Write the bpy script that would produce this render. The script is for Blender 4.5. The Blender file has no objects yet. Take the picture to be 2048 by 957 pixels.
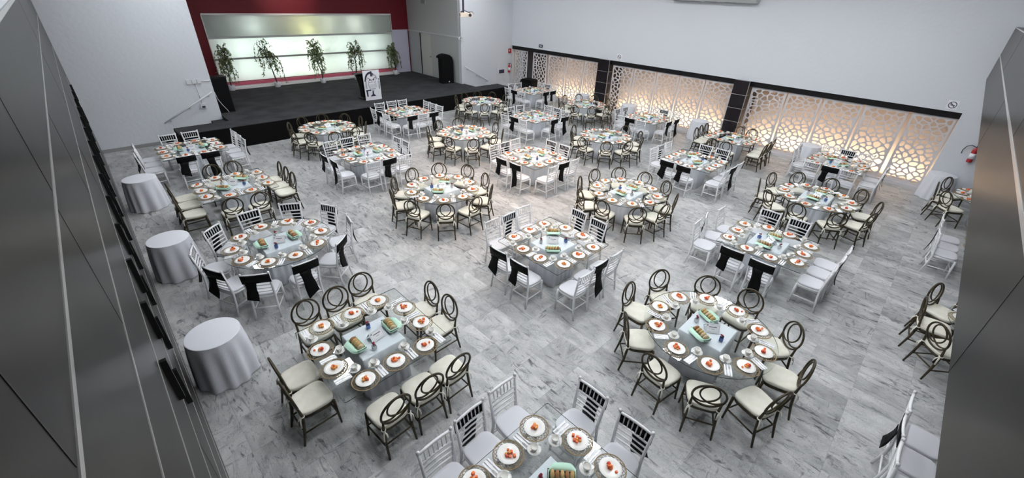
import bpy, math, random
from mathutils import Vector, Matrix
random.seed(7)
PI = math.pi
SC = bpy.context.scene
COL = SC.collection

# ------------------------------------------------------------------ camera
CAMH = 4.9
F_PX, CX, CY = 835.185, 1034.453, 466.018
RC = ((0.711773, -0.701378, 0.038043), (-0.325021, -0.376883, -0.867364), (0.622688, 0.605002, -0.496218))
cam_d = bpy.data.cameras.new('camera'); cam = bpy.data.objects.new('camera', cam_d); COL.objects.link(cam)
cam_d.sensor_fit = 'HORIZONTAL'; cam_d.sensor_width = 36.0
cam_d.lens = F_PX / 2048 * 36.0
cam_d.shift_x = -(CX - 1024) / 2048
cam_d.shift_y = (CY - 478.5) / 2048
cam_d.clip_start = 0.05; cam_d.clip_end = 200
r, d, f = RC
cam.matrix_world = Matrix(((r[0], -d[0], -f[0], 0), (r[1], -d[1], -f[1], 0), (r[2], -d[2], -f[2], CAMH), (0, 0, 0, 1)))
SC.camera = cam

# ------------------------------------------------------------------ exposure, world, lamp settings
SC.view_settings.view_transform = 'Standard'
SC.view_settings.look = 'None'
SC.view_settings.gamma = 1
SC.view_settings.use_curve_mapping = False
SC.view_settings.exposure = 0.36
SC.cycles.transparent_max_bounces = 16
SC.cycles.max_bounces = 8
SC.cycles.diffuse_bounces = 4
SC.cycles.caustics_reflective = False
SC.cycles.caustics_refractive = False
LAMP_STRENGTH = 44.0
LAMP_COLOR = (0.93, 0.97, 1.0)
STRIP_STRENGTH = 72.0
STRIP_COLOR = (1.0, 0.77, 0.47)
STAGE_W = 84.0
w = bpy.data.worlds.new('World'); SC.world = w; w.use_nodes = True
w.node_tree.nodes['Background'].inputs[0].default_value = (0.55, 0.58, 0.62, 1)
w.node_tree.nodes['Background'].inputs[1].default_value = 0.25

def warm_spot(x, y, z, energy):
    l = bpy.data.lights.new('warm_downlight', 'SPOT'); l.energy = energy; l.color = (1.0, 0.62, 0.36)
    l.spot_size = math.radians(75); l.spot_blend = 1.0; l.shadow_soft_size = 0.15
    o = bpy.data.objects.new('warm_downlight', l); COL.objects.link(o); o.location = (x, y, z)
for p, e_ in (((6.6, 6.8), 330), ((8.2, 9.4), 300), ((9.0, 6.6), 170), ((8.7, 11.4), 150)):
    warm_spot(p[0], p[1], 6.1, e_)
_sp = bpy.data.lights.new('stage_spot', 'SPOT'); _sp.energy = 330; _sp.color = (1, 0.8, 0.7)
_sp.spot_size = math.radians(50); _sp.spot_blend = 1.0; _sp.shadow_soft_size = 0.1
_so = bpy.data.objects.new('stage_spot', _sp); COL.objects.link(_so)
_so.location = (8.0, 19.6, 5.9)
_so.rotation_euler = (Vector((7.9, 23.0, 4.6)) - Vector((8.0, 19.6, 5.9))).to_track_quat('-Z', 'Y').to_euler()

# ------------------------------------------------------------------ materials
MATS = {}
def mat(name, color, rough=0.5, metallic=0.0, spec=0.5, bump=None, emit=None, trans=None, sheen=None):
    m = bpy.data.materials.new(name); m.use_nodes = True
    nt = m.node_tree; b = nt.nodes['Principled BSDF']
    b.inputs['Base Color'].default_value = (*color, 1)
    b.inputs['Roughness'].default_value = rough
    b.inputs['Metallic'].default_value = metallic
    b.inputs['Specular IOR Level'].default_value = spec
    if bump:
        sc, st = bump
        tc = nt.nodes.new('ShaderNodeTexCoord')
        n = nt.nodes.new('ShaderNodeTexNoise'); n.inputs['Scale'].default_value = sc; n.inputs['Detail'].default_value = 5
        bp = nt.nodes.new('ShaderNodeBump'); bp.inputs['Strength'].default_value = st; bp.inputs['Distance'].default_value = 0.02
        nt.links.new(tc.outputs['Object'], n.inputs['Vector'])
        nt.links.new(n.outputs['Fac'], bp.inputs['Height']); nt.links.new(bp.outputs['Normal'], b.inputs['Normal'])
    if emit:
        b.inputs['Emission Color'].default_value = (*emit[0], 1); b.inputs['Emission Strength'].default_value = emit[1]
    MATS[name] = m
    return m
def mottle(m, c1, c2, scale=3.0, detail=4, vec_scale=None, lo=0.35, hi=0.65):
    nt = m.node_tree; b = nt.nodes['Principled BSDF']
    tc = nt.nodes.new('ShaderNodeTexCoord'); n = nt.nodes.new('ShaderNodeTexNoise')
    n.inputs['Scale'].default_value = scale; n.inputs['Detail'].default_value = detail
    src = tc.outputs['Object']
    if vec_scale:
        mp = nt.nodes.new('ShaderNodeMapping'); mp.inputs['Scale'].default_value = vec_scale
        nt.links.new(src, mp.inputs['Vector']); src = mp.outputs['Vector']
    nt.links.new(src, n.inputs['Vector'])
    cr = nt.nodes.new('ShaderNodeValToRGB')
    cr.color_ramp.elements[0].position = lo; cr.color_ramp.elements[0].color = (*c1, 1)
    cr.color_ramp.elements[1].position = hi; cr.color_ramp.elements[1].color = (*c2, 1)
    nt.links.new(n.outputs['Fac'], cr.inputs['Fac']); nt.links.new(cr.outputs['Color'], b.inputs['Base Color'])
    return m

def floor_material():
    m = bpy.data.materials.new('marble_tiles'); m.use_nodes = True
    nt = m.node_tree; N = nt.nodes; L = nt.links; b = N['Principled BSDF']
    tc = N.new('ShaderNodeTexCoord')
    TX, TY = 0.305, 0.61
    sn = N.new('ShaderNodeVectorMath'); sn.operation = 'SNAP'; sn.inputs[1].default_value = (TX, TY, 50)
    L.new(tc.outputs['Object'], sn.inputs[0])
    wn = N.new('ShaderNodeTexWhiteNoise'); wn.noise_dimensions = '3D'; L.new(sn.outputs[0], wn.inputs['Vector'])
    sep = N.new('ShaderNodeSeparateColor'); L.new(wn.outputs['Color'], sep.inputs[0])
    mul = N.new('ShaderNodeVectorMath'); mul.operation = 'MULTIPLY_ADD'; mul.inputs[1].default_value = (7, 7, 40)
    L.new(wn.outputs['Color'], mul.inputs[0]); L.new(tc.outputs['Object'], mul.inputs[2])
    def noise(src, sc, scale, dist, detail, rough=0.6, rot=0.0):
        mp = N.new('ShaderNodeMapping'); mp.inputs['Rotation'].default_value = (0, 0, rot); mp.inputs['Scale'].default_value = sc
        L.new(src, mp.inputs['Vector'])
        n = N.new('ShaderNodeTexNoise'); n.inputs['Scale'].default_value = scale; n.inputs['Detail'].default_value = detail
        n.inputs['Distortion'].default_value = dist; n.inputs['Roughness'].default_value = rough
        L.new(mp.outputs[0], n.inputs['Vector']); return n.outputs['Fac']
    def ramp(src, stops):
        cr = N.new('ShaderNodeValToRGB'); e = cr.color_ramp.elements
        e[0].position, c0 = stops[0]; e[0].color = (*c0, 1); e[1].position, c1 = stops[-1]; e[1].color = (*c1, 1)
        for p, c in stops[1:-1]: x = e.new(p); x.color = (*c, 1)
        L.new(src, cr.inputs['Fac']); return cr.outputs['Color']
    def mulc(a, b_, fac=1.0):
        mx = N.new('ShaderNodeMix'); mx.data_type = 'RGBA'; mx.blend_type = 'MULTIPLY'; mx.inputs[0].default_value = fac
        L.new(a, mx.inputs[6]); L.new(b_, mx.inputs[7]); return mx.outputs[2]
    def pick(a, b_, thr):
        sw = N.new('ShaderNodeMath'); sw.operation = 'GREATER_THAN'; sw.inputs[1].default_value = thr; L.new(sep.outputs[2], sw.inputs[0])
        mx = N.new('ShaderNodeMix'); mx.data_type = 'FLOAT'; L.new(sw.outputs[0], mx.inputs[0]); L.new(a, mx.inputs[2]); L.new(b_, mx.inputs[3]); return mx.outputs[0]
    P = mul.outputs[0]
    cloud = ramp(noise(P, (1.6, 0.9, 1), 2.2, 0.7, 7, 0.62), [(0.28, (0.30, 0.305, 0.315)), (0.46, (0.44, 0.44, 0.44)), (0.68, (0.58, 0.58, 0.57))])
    stroke_n = pick(noise(P, (5.5, 1.1, 1), 1.9, 1.3, 7, 0.6, math.radians(14)), noise(P, (1.2, 5.0, 1), 1.9, 1.3, 7, 0.6, math.radians(20)), 0.70)
    strokes = ramp(stroke_n, [(0.24, (0.25, 0.25, 0.27)), (0.345, (0.62, 0.62, 0.63)), (0.42, (1, 1, 1))])
    col = mulc(cloud, strokes, 1.0)
    thin = N.new('ShaderNodeMath'); thin.operation = 'SUBTRACT'; thin.inputs[1].default_value = 0.47
    L.new(noise(P, (2.2, 0.9, 1), 1.5, 1.8, 9, 0.62), thin.inputs[0])
    ab = N.new('ShaderNodeMath'); ab.operation = 'ABSOLUTE'; L.new(thin.outputs[0], ab.inputs[0])
    veins = ramp(ab.outputs[0], [(0.0, (0.45, 0.45, 0.46)), (0.012, (1, 1, 1))])
    col = mulc(col, veins, 0.7)
    # a few slabs carry heavy dark figures, more of them towards the balcony side
    patch = noise(tc.outputs['Object'], (1, 0.8, 1), 0.35, 0.3, 2)
    heavy = N.new('ShaderNodeMath'); heavy.operation = 'GREATER_THAN'; heavy.inputs[1].default_value = 0.50; L.new(patch, heavy.inputs[0])
    dk = ramp(noise(P, (3.6, 1.0, 1), 1.6, 2.2, 9, 0.68, math.radians(10)), [(0.30, (0.16, 0.165, 0.18)), (0.395, (0.55, 0.55, 0.57)), (0.44, (1, 1, 1))])
    mh = N.new('ShaderNodeMix'); mh.data_type = 'RGBA'; mh.blend_type = 'MULTIPLY'; L.new(heavy.outputs[0], mh.inputs[0]); L.new(col, mh.inputs[6]); L.new(dk, mh.inputs[7]); col = mh.outputs[2]
    hs = N.new('ShaderNodeMapRange'); hs.inputs[3].default_value = 0.84; hs.inputs[4].default_value = 1.10; L.new(sep.outputs[1], hs.inputs[0])
    col = mulc(col, hs.outputs[0])
    sp = ramp(noise(tc.outputs['Object'], (1, 1, 1), 55, 0, 3), [(0.35, (0.88, 0.88, 0.88)), (0.65, (1.05, 1.05, 1.05))]); col = mulc(col, sp)
    br = N.new('ShaderNodeTexBrick'); br.offset = 0.0; br.squash = 1
    br.inputs['Scale'].default_value = 1.0; br.inputs['Mortar Size'].default_value = 0.0022; br.inputs['Mortar Smooth'].default_value = 0.3
    br.inputs['Brick Width'].default_value = TX; br.inputs['Row Height'].default_value = TY
    br.inputs['Color1'].default_value = (1, 1, 1, 1); br.inputs['Color2'].default_value = (1, 1, 1, 1); br.inputs['Mortar'].default_value = (0.74, 0.74, 0.74, 1)
    L.new(tc.outputs['Object'], br.inputs['Vector'])
    col = mulc(col, br.outputs['Color'])
    L.new(col, b.inputs['Base Color'])
    b.inputs['Roughness'].default_value = 0.32; b.inputs['Specular IOR Level'].default_value = 0.35
    return m

def glass_material():
    m = bpy.data.materials.new('clear_glass'); m.use_nodes = True
    nt = m.node_tree; N = nt.nodes; L = nt.links; N.remove(N['Principled BSDF'])
    out = N['Material Output']
    t = N.new('ShaderNodeBsdfTransparent'); t.inputs[0].default_value = (0.965, 0.98, 0.975, 1)
    g = N.new('ShaderNodeBsdfGlossy'); g.inputs['Roughness'].default_value = 0.0; g.inputs[0].default_value = (0.95, 0.98, 1, 1)
    fr = N.new('ShaderNodeFresnel'); fr.inputs[0].default_value = 1.45
    geo = N.new('ShaderNodeNewGeometry')
    inv = N.new('ShaderNodeMath'); inv.operation = 'SUBTRACT'; inv.inputs[0].default_value = 1.0; L.new(geo.outputs['Backfacing'], inv.inputs[1])
    ml = N.new('ShaderNodeMath'); ml.operation = 'MULTIPLY'; L.new(fr.outputs[0], ml.inputs[0]); L.new(inv.outputs[0], ml.inputs[1])
    mx = N.new('ShaderNodeMixShader'); L.new(ml.outputs[0], mx.inputs[0]); L.new(t.outputs[0], mx.inputs[1]); L.new(g.outputs[0], mx.inputs[2])
    L.new(mx.outputs[0], out.inputs[0])
    return m
def frosted_material():
    m = bpy.data.materials.new('frosted_pane'); m.use_nodes = True
    nt = m.node_tree; N = nt.nodes; L = nt.links; N.remove(N['Principled BSDF'])
    out = N['Material Output']
    t = N.new('ShaderNodeBsdfTranslucent'); t.inputs[0].default_value = (0.88, 0.93, 0.90, 1)
    df = N.new('ShaderNodeBsdfDiffuse'); df.inputs[0].default_value = (0.62, 0.68, 0.65, 1)
    g = N.new('ShaderNodeBsdfGlossy'); g.inputs['Roughness'].default_value = 0.12
    m1 = N.new('ShaderNodeMixShader'); m1.inputs[0].default_value = 0.45; L.new(t.outputs[0], m1.inputs[1]); L.new(df.outputs[0], m1.inputs[2])
    fr = N.new('ShaderNodeFresnel'); fr.inputs[0].default_value = 1.4
    m2 = N.new('ShaderNodeMixShader'); L.new(fr.outputs[0], m2.inputs[0]); L.new(m1.outputs[0], m2.inputs[1]); L.new(g.outputs[0], m2.inputs[2])
    L.new(m2.outputs[0], out.inputs[0])
    return m

M_FLOOR = floor_material()
M_GLASS = glass_material()
M_FROST = frosted_material()
M_EDGE = mat('glass_edge', (0.05, 0.075, 0.07), 0.1)
M_WALL = mat('white_plaster', (0.67, 0.69, 0.73), 0.75, spec=0.2, bump=(9, 0.35))
M_CEIL = mat('ceiling_paint', (0.78, 0.78, 0.79), 0.9, spec=0.1)
M_GREYW = mat('grey_paint', (0.50, 0.52, 0.52), 0.7, spec=0.2)
M_DOOR = mat('door_paint', (0.62, 0.63, 0.60), 0.5, spec=0.3)
M_LILAC = mat('lilac_paint', (0.55, 0.54, 0.66), 0.8, spec=0.2, bump=(14, 0.5))
M_RED = mat('red_paint', (0.15, 0.008, 0.016), 0.55, spec=0.3)
M_PINK = mat('pink_ledge', (0.62, 0.12, 0.19), 0.5)
M_PALE = mat('pale_stone', (0.72, 0.70, 0.70), 0.6)
M_SKIRT = mat('grey_skirting', (0.30, 0.30, 0.30), 0.6)
M_CLAD = mottle(mat('dark_cladding', (0.03, 0.028, 0.027), 0.28, spec=0.06), (0.020, 0.0185, 0.0175), (0.029, 0.0265, 0.0245), 1.2)
M_GROOVE = mat('metal_joint', (0.62, 0.61, 0.60), 0.3, metallic=0.8)
M_BLACKM = mat('black_lacquer', (0.006, 0.006, 0.006), 0.35, spec=0.3)
M_TILEB = mat('black_wall_tile', (0.012, 0.009, 0.012), 0.25)
M_BAND = mat('black_band', (0.010, 0.009, 0.010), 0.5, spec=0.2)
M_LATT = mat('lattice_white', (0.62, 0.60, 0.62), 0.5)
M_BACKING = mat('lattice_backing', (0.56, 0.50, 0.49), 0.8, spec=0.1)
M_BACKING_SHADE = mat('lattice_backing_painted_shade', (0.10, 0.10, 0.11), 0.9, spec=0.1)  # shade of the unlit screen end, put into the backing colour
M_STRIP = mat('warm_strip', (1, 0.8, 0.5), 0.5, emit=(STRIP_COLOR, STRIP_STRENGTH))
M_LAMP = mat('lamp_diffuser', (1, 1, 1), 0.5, emit=(LAMP_COLOR, LAMP_STRENGTH))
M_TUBE = mat('fluorescent_tube', (1, 1, 1), 0.5, emit=((0.86, 1.0, 0.90), 10.0))
M_CARPET = mottle(mat('stage_carpet', (0.035, 0.035, 0.037), 0.95, spec=0.1, bump=(120, 0.4)), (0.038, 0.038, 0.041), (0.056, 0.056, 0.060), 1.6, 6)
M_SKIRTB = mat('black_stage_skirt', (0.006, 0.0055, 0.006), 0.9, spec=0.1)
M_WHITEC = mat('white_chair_paint', (0.80, 0.80, 0.82), 0.35)
M_CUSHW = mat('white_vinyl', (0.68, 0.68, 0.72), 0.5)
M_CUSHC = mottle(mat('cream_fabric', (0.80, 0.77, 0.67), 0.85, spec=0.2), (0.74, 0.71, 0.61), (0.83, 0.80, 0.71), 7, 4)
M_TIE = mat('cream_ribbon', (0.80, 0.78, 0.70), 0.8)
M_BRONZE = mottle(mat('bronze_frame', (0.045, 0.034, 0.018), 0.45, spec=0.35), (0.022, 0.017, 0.010), (0.075, 0.058, 0.028), 9, 3)
M_SASH = mat('black_satin', (0.003, 0.003, 0.0035), 0.65, spec=0.15)
M_CLOTH = mat('white_cloth', (0.74, 0.75, 0.80), 0.9, spec=0.1, bump=(60, 0.08))
M_DRAPE = mat('grey_white_drape', (0.78, 0.80, 0.86), 0.8, spec=0.2, bump=(30, 0.1))
M_CHINA = mat('white_china', (0.84, 0.83, 0.80), 0.18)
M_CHARGER = mat('woven_gold', (0.30, 0.22, 0.12), 0.5)
M_PAPAYA = mat('papaya', (0.78, 0.16, 0.035), 0.35)
M_MELON = mat('melon', (0.80, 0.33, 0.08), 0.35)
M_BERRY = mat('watermelon', (0.60, 0.055, 0.03), 0.35)
M_PAPER = mat('white_paper', (0.88, 0.88, 0.90), 0.8)
M_STEEL = mat('cutlery_steel', (0.40, 0.40, 0.41), 0.25, metallic=0.9)
M_WICKER = mat('black_wicker', (0.012, 0.011, 0.010), 0.6)
M_MINT = mat('mint_napkin', (0.52, 0.76, 0.62), 0.85, spec=0.2)
M_BREAD = [mottle(mat('bread_%s' % n, a, 0.7), a, b2, 25, 3) for n, a, b2 in (('brown', (0.30, 0.13, 0.05), (0.42, 0.22, 0.10)), ('golden', (0.50, 0.31, 0.12), (0.62, 0.45, 0.22)), ('pale', (0.58, 0.45, 0.28), (0.70, 0.58, 0.40)))]
M_INK = mat('dark_ink', (0.03, 0.03, 0.06), 0.8)
M_BLUEG = mat('blue_vase_glass', (0.10, 0.17, 0.42), 0.1)
M_WHITEG = mat('white_vase_glass', (0.62, 0.62, 0.66), 0.15)
M_PETAL = mat('dark_red_petals', (0.22, 0.006, 0.025), 0.7)
M_STEM = mat('green_stem', (0.08, 0.14, 0.04), 0.7)
M_LEAF = mottle(mat('tree_leaf', (0.10, 0.14, 0.05), 0.6), (0.085, 0.125, 0.045), (0.19, 0.23, 0.10), 5, 2)
M_BARK = mat('tree_bark', (0.035, 0.028, 0.022), 0.9)
M_SIGNW = mat('sign_white', (0.80, 0.80, 0.84), 0.5)
M_SIGNR = mat('safety_red', (0.45, 0.02, 0.03), 0.4)
M_SIGNG = mat('poster_grey', (0.45, 0.45, 0.52), 0.5)
M_HAND = mat('painted_rail', (0.66, 0.67, 0.69), 0.4)
M_BEIGE = mat('projector_beige', (0.78, 0.72, 0.62), 0.45)
M_OLIVE = mat('projector_grille', (0.16, 0.17, 0.12), 0.6)

# ------------------------------------------------------------------ mesh builder
class MB:
    def __init__(s): s.v = []; s.f = []; s.m = []; s.sm = []
    def quad_grid(s, rows, closed=True, mi=0, smooth=True, cap0=False, cap1=False):
        b = len(s.v); n = len(rows[0])
        for rw in rows: s.v += [tuple(p) for p in rw]
        for i in range(len(rows) - 1):
            for j in range(n if closed else n - 1):
                k = (j + 1) % n
                s.f.append((b + i * n + j, b + i * n + k, b + (i + 1) * n + k, b + (i + 1) * n + j)); s.m.append(mi); s.sm.append(smooth)
        if cap0: s.f.append(tuple(b + j for j in reversed(range(n)))); s.m.append(mi); s.sm.append(False)
        if cap1: s.f.append(tuple(b + (len(rows) - 1) * n + j for j in range(n))); s.m.append(mi); s.sm.append(False)
    def box(s, x0, y0, z0, x1, y1, z1, mi=0, M=None):
        b = len(s.v)
        P = [(x, y, z) for z in (z0, z1) for (x, y) in ((x0, y0), (x1, y0), (x1, y1), (x0, y1))]
        if M is not None: P = [tuple(M @ Vector(p)) for p in P]
        s.v += P
        for q in ((3, 2, 1, 0), (4, 5, 6, 7), (0, 1, 5, 4), (1, 2, 6, 5), (2, 3, 7, 6), (3, 0, 4, 7)):
            s.f.append(tuple(b + i for i in q)); s.m.append(mi); s.sm.append(False)
    def tube(s, pts, rad, n=6, closed=False, mi=0, flat=1.0):
        P = [Vector(p) for p in pts]; k = len(P)
        R = rad if isinstance(rad, (list, tuple)) else [rad] * k
        up = None; rows = []
        for i in range(k):
            if closed: t = (P[(i + 1) % k] - P[i - 1])
            else: t = P[min(i + 1, k - 1)] - P[max(i - 1, 0)]
            t = t.normalized() if t.length > 1e-9 else Vector((0, 0, 1))
            if up is None:
                a = Vector((0, 0, 1)) if abs(t.z) < 0.9 else Vector((0, 1, 0))
                up = (a - t * a.dot(t)).normalized()
            else:
                up = (up - t * up.dot(t)); up = up.normalized() if up.length > 1e-6 else t.orthogonal().normalized()
            sd = t.cross(up)
            rows.append([tuple(P[i] + (sd * math.cos(2 * PI * j / n) + up * math.sin(2 * PI * j / n) * flat) * R[i]) for j in range(n)])
        if closed: rows.append(rows[0])
        s.quad_grid(rows, True, mi, True, not closed, not closed)
    def lathe(s, prof, n=16, c=(0, 0, 0), mi=0, sx=1.0, sy=1.0):
        rows = [[(c[0] + r_ * sx * math.cos(2 * PI * j / n), c[1] + r_ * sy * math.sin(2 * PI * j / n), c[2] + z) for j in range(n)] for r_, z in prof]
        s.quad_grid(rows, True, mi, True, prof[0][0] > 1e-6, prof[-1][0] > 1e-6)
    def ball(s, c, r, n=8, k=5, sc=(1, 1, 1), M=None, mi=0):
        rows = []
        for i in range(k + 1):
            a = -PI / 2 + PI * i / k; rr = max(math.cos(a), 0.02) * r
            row = [Vector((rr * math.cos(2 * PI * j / n) * sc[0], rr * math.sin(2 * PI * j / n) * sc[1], r * math.sin(a) * sc[2])) for j in range(n)]
            if M is not None: row = [M @ p for p in row]
            rows.append([(p.x + c[0], p.y + c[1], p.z + c[2]) for p in row])
        s.quad_grid(rows, True, mi, True, True, True)
    def poly(s, pts, z0, z1, mi=0):                  # prism over an outline in x, y
        b = len(s.v); n = len(pts)
        s.v += [(x, y, z0) for x, y in pts] + [(x, y, z1) for x, y in pts]
        s.f.append(tuple(b + i for i in reversed(range(n)))); s.m.append(mi); s.sm.append(False)
        s.f.append(tuple(b + n + i for i in range(n))); s.m.append(mi); s.sm.append(False)
        for i in range(n):
            j = (i + 1) % n; s.f.append((b + i, b + j, b + n + j, b + n + i)); s.m.append(mi); s.sm.append(False)
    def xform(s, M):
        s.v = [tuple(M @ Vector(p)) for p in s.v]; return s
    def mesh(s, name, *mats):
        me = bpy.data.meshes.new(name); me.from_pydata(s.v, [], s.f)
        for m in mats: me.materials.append(m)
        me.polygons.foreach_set('material_index', s.m); me.polygons.foreach_set('use_smooth', s.sm); me.update()
        return me

def link(name, data, parent=None, loc=None, rz=0.0, rot=None):
    o = bpy.data.objects.new(name, data); COL.objects.link(o)
    if parent is not None: o.parent = parent
    if loc is not None: o.location = loc
    if rot is not None: o.rotation_euler = rot
    elif rz: o.rotation_euler = (0, 0, rz)
    return o
def tag(o, label, cat, group=None, kind=None):
    o['label'] = label; o['category'] = cat
    if group: o['group'] = group
    if kind: o['kind'] = kind
    return o
def struct(name, mb, *mats):
    o = link(name, mb.mesh(name, *mats)); o['kind'] = 'structure'; return o
def tri(name, parts, label, cat, loc, rz=0.0, group=None, rot=None):   # an Empty and its parts; parts = [(name, mesh), ...]
    o = link(name, None, None, loc, rz, rot); o.empty_display_size = 0.1
    tag(o, label, cat, group)
    for pn, me in parts: link(pn, me, o)
    return o

# ------------------------------------------------------------------ room
XL, XR, YF, YP, YB, ZC, ZS = -0.28, 17.65, -0.51, 18.2, 23.0, 6.3, 0.70
mb = MB(); mb.box(XL - 0.2, -4.2, -0.15, XR + 0.2, YP + 0.2, 0); struct('floor', mb, M_FLOOR)
mb = MB(); mb.box(XL - 0.4, -4.4, ZC, XR + 0.8, YB + 0.8, ZC + 0.15); struct('ceiling', mb, M_CEIL)
# left wall: dark cladding to 4.6 m, white plaster above
mb = MB(); mb.box(XL - 0.2, -4.2, 0, XL, YP, 4.62, 0); mb.box(XL - 0.2, -4.2, 4.62, XL, YP, ZC, 1)
lw = struct('wall_left', mb, M_CLAD, M_WALL)
for i, (zz, hw) in enumerate(((3.96, 0.012), (3.21, 0.010), (2.46, 0.008), (1.71, 0.007), (0.95, 0.007), (0.28, 0.006))):
    mb = MB(); mb.box(XL - 0.004, -0.5, zz - hw, XL + 0.004, YP - 0.9 * (i < 3), zz + hw)
    struct('trim_%d' % (i + 1), mb, M_GROOVE)
mb = MB(); mb.box(XL - 0.01, -0.5, 4.60, XL + 0.012, YP, 4.64); struct('trim_7', mb, M_GREYW)
mb = MB()
for yy, za, zb in ((2.9, 3.98, 4.6), (10.0, 3.98, 4.6), (1.02, 3.98, 4.6), (5.0, 3.23, 3.94), (9.2, 3.23, 3.94), (2.75, 3.23, 3.94), (6.9, 2.48, 3.19), (11.5, 2.48, 3.19), (4.6, 1.73, 2.44), (9.4, 1.73, 2.44), (3.2, 0.97, 1.69), (7.7, 0.97, 1.69)):
    mb.box(XL - 0.004, yy - 0.003, za, XL + 0.0015, yy + 0.003, zb)
struct('trim_8', mb, M_BLACKM)
# black bars fixed to the left wall in a staggered row
bar = MB(); bar.box(-0.03, -0.018, 0, 0.012, 0.018, 0.42); bar_me = bar.mesh('wall_bar', M_BLACKM)
yb = 3.42; k = 0
while yb < 16.4:
    hi = k % 2 == 0
    o = link('wall_bar', bar_me, None, (XL + 0.032, yb, 1.98 if hi else 1.50))
    n_word = ['first', 'second', 'third', 'fourth', 'fifth', 'sixth', 'seventh', 'eighth', 'ninth', 'tenth', 'eleventh', 'twelfth', 'thirteenth', 'fourteenth', 'fifteenth', 'sixteenth', 'seventeenth', 'eighteenth', 'nineteenth', 'twentieth', 'twenty first', 'twenty second', 'twenty third', 'twenty fourth', 'twenty fifth', 'twenty sixth', 'twenty seventh', 'twenty eighth', 'twenty ninth', 'thirtieth'][k]
    tag(o, 'black upright bar on dark left wall, %s from camera, %s row' % (n_word, 'upper' if hi else 'lower'), 'wall bar', 'black bars on the left wall')
    yb += 0.46 if k < 4 else 0.50; k += 1
# stage end wall of the hall, either side of the stage opening
mb = MB(); mb.box(XL - 0.2, YP, 0, 3.17, YP + 0.22, ZC); struct('wall_stage_left', mb, M_WALL)
mb = MB(); mb.box(14.1, YP, 0, XR + 0.6, YP + 0.22, ZC); struct('wall_stage_right', mb, M_WALL)
mb = MB(); mb.box(XL, YP - 0.02, 0, 1.55, YP, 0.11); struct('baseboard_left', mb, M_SKIRT)
# right wall above the screens, its piers and end
mb = MB()
mb.box(XR, -0.42, 2.42, XR + 0.2, YP, ZC); mb.box(XR, -4.2, 0, XR + 0.2, -0.42, ZC)
struct('wall_right', mb, M_WALL)
mb = MB(); mb.box(XR + 0.04, -0.42, 2.24, XR + 0.2, YP, 2.42); struct('trim_9', mb, M_BAND)
mb = MB(); mb.box(XR + 1.0, -0.6, 0, XR + 1.1, 16.4, 2.6); struct('wall_behind_screens', mb, M_BACKING)
mb = MB(); mb.box(XR + 1.0, 16.4, 0, XR + 1.1, YP, 2.6); struct('wall_behind_screens_painted_shade', mb, M_BACKING_SHADE)  # backing painted darker where no strip light stands
mb = MB(); mb.box(XR + 0.05, -0.6, 2.42, XR + 1.1, YP, 2.6); struct('trim_10', mb, M_BACKING)
mb = MB(); mb.box(XR + 0.2, -0.6, -0.1, XR + 1.1, YP, 0.0); struct('trim_11', mb, M_BACKING)
mb = MB(); mb.box(XR - 0.01, -0.42, 0.0, XR + 0.1, YP, 0.09); struct('baseboard_right', mb, M_LATT)
def pier(i, y0, y1):
    mb = MB(); mb.box(XR - 0.16, y0, 0, XR + 0.99, y1, 2.42, 0)
    z = 0.0
    for z in (0.42, 0.92, 1.42, 1.92):
        mb.box(XR - 0.165, y0 - 0.004, z - 0.008, XR + 0.1, y1 + 0.004, z + 0.008, 1)
    mb.box(XR - 0.166, y0 - 0.004, 0, XR - 0.14, y0 + 0.01, 2.42, 1)
    o = struct('column_%d' % i, mb, M_TILEB, M_GROOVE)
pier(1, 11.57, 12.2); pier(2, 5.38, 5.93)
# balcony at the camera end of the hall
mb = MB(); mb.box(XL, YF - 0.15, 3.35, XR, YF, 4.65, 0); struct('wall_balcony', mb, M_CLAD)
mb = MB(); mb.box(XL, YF - 0.004, 3.955, XR, YF + 0.004, 3.985); mb.box(XL, YF - 0.004, 4.63, XR, YF + 0.004, 4.65)
struct('trim_12', mb, M_GROOVE)
mb = MB()
for xx, za, zb in ((2.6, 3.35, 3.95), (5.6, 3.99, 4.62), (8.4, 3.35, 3.95), (12.4, 3.99, 4.62)): mb.box(xx - 0.003, YF - 0.004, za, xx + 0.003, YF + 0.0015, zb)
struct('trim_13', mb, M_BLACKM)
mb = MB(); mb.box(XL, -4.2, 3.35, XR, YF - 0.15, 3.55); struct('slab_balcony', mb, M_CEIL)
mb = MB(); mb.box(XL - 0.2, -4.4, 0, XR + 0.2, -4.2, ZC); struct('wall_rear', mb, M_WALL)

# ------------------------------------------------------------------ stage
mb = MB()
mb.box(1.60, 16.35, 0, 15.75, 17.27, ZS)                 # front block
mb.box(3.17, 17.27, 0, 14.25, YP, ZS)
mb.box(3.17, YP, 0, 14.1, YP + 0.22, ZS); mb.box(2.4, YP + 0.22, 0, 14.1, YB, ZS)
st = struct('floor_stage', mb, M_CARPET)
mb = MB()
mb.box(1.59, 16.34, 0, 15.76, 16.352, ZS - 0.012); mb.box(1.588, 16.34, 0, 1.602, 17.27, ZS - 0.012); mb.box(15.748, 16.34, 0, 15.762, 17.27, ZS - 0.012)
struct('trim_14', mb, M_SKIRTB)
def steps(name, x0, dirn):
    mb = MB()
    for i in range(4):
        xa = x0 + dirn * 0.36 * i; xb = xa + dirn * 0.36
        mb.box(min(xa, xb), 17.275, 0, max(xa, xb), YP - 0.005, ZS - 0.14 * (i + 1))
    struct(name, mb, M_CARPET)
steps('floor_steps_left', 3.165, -1); steps('floor_steps_right', 14.255, 1)
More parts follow.
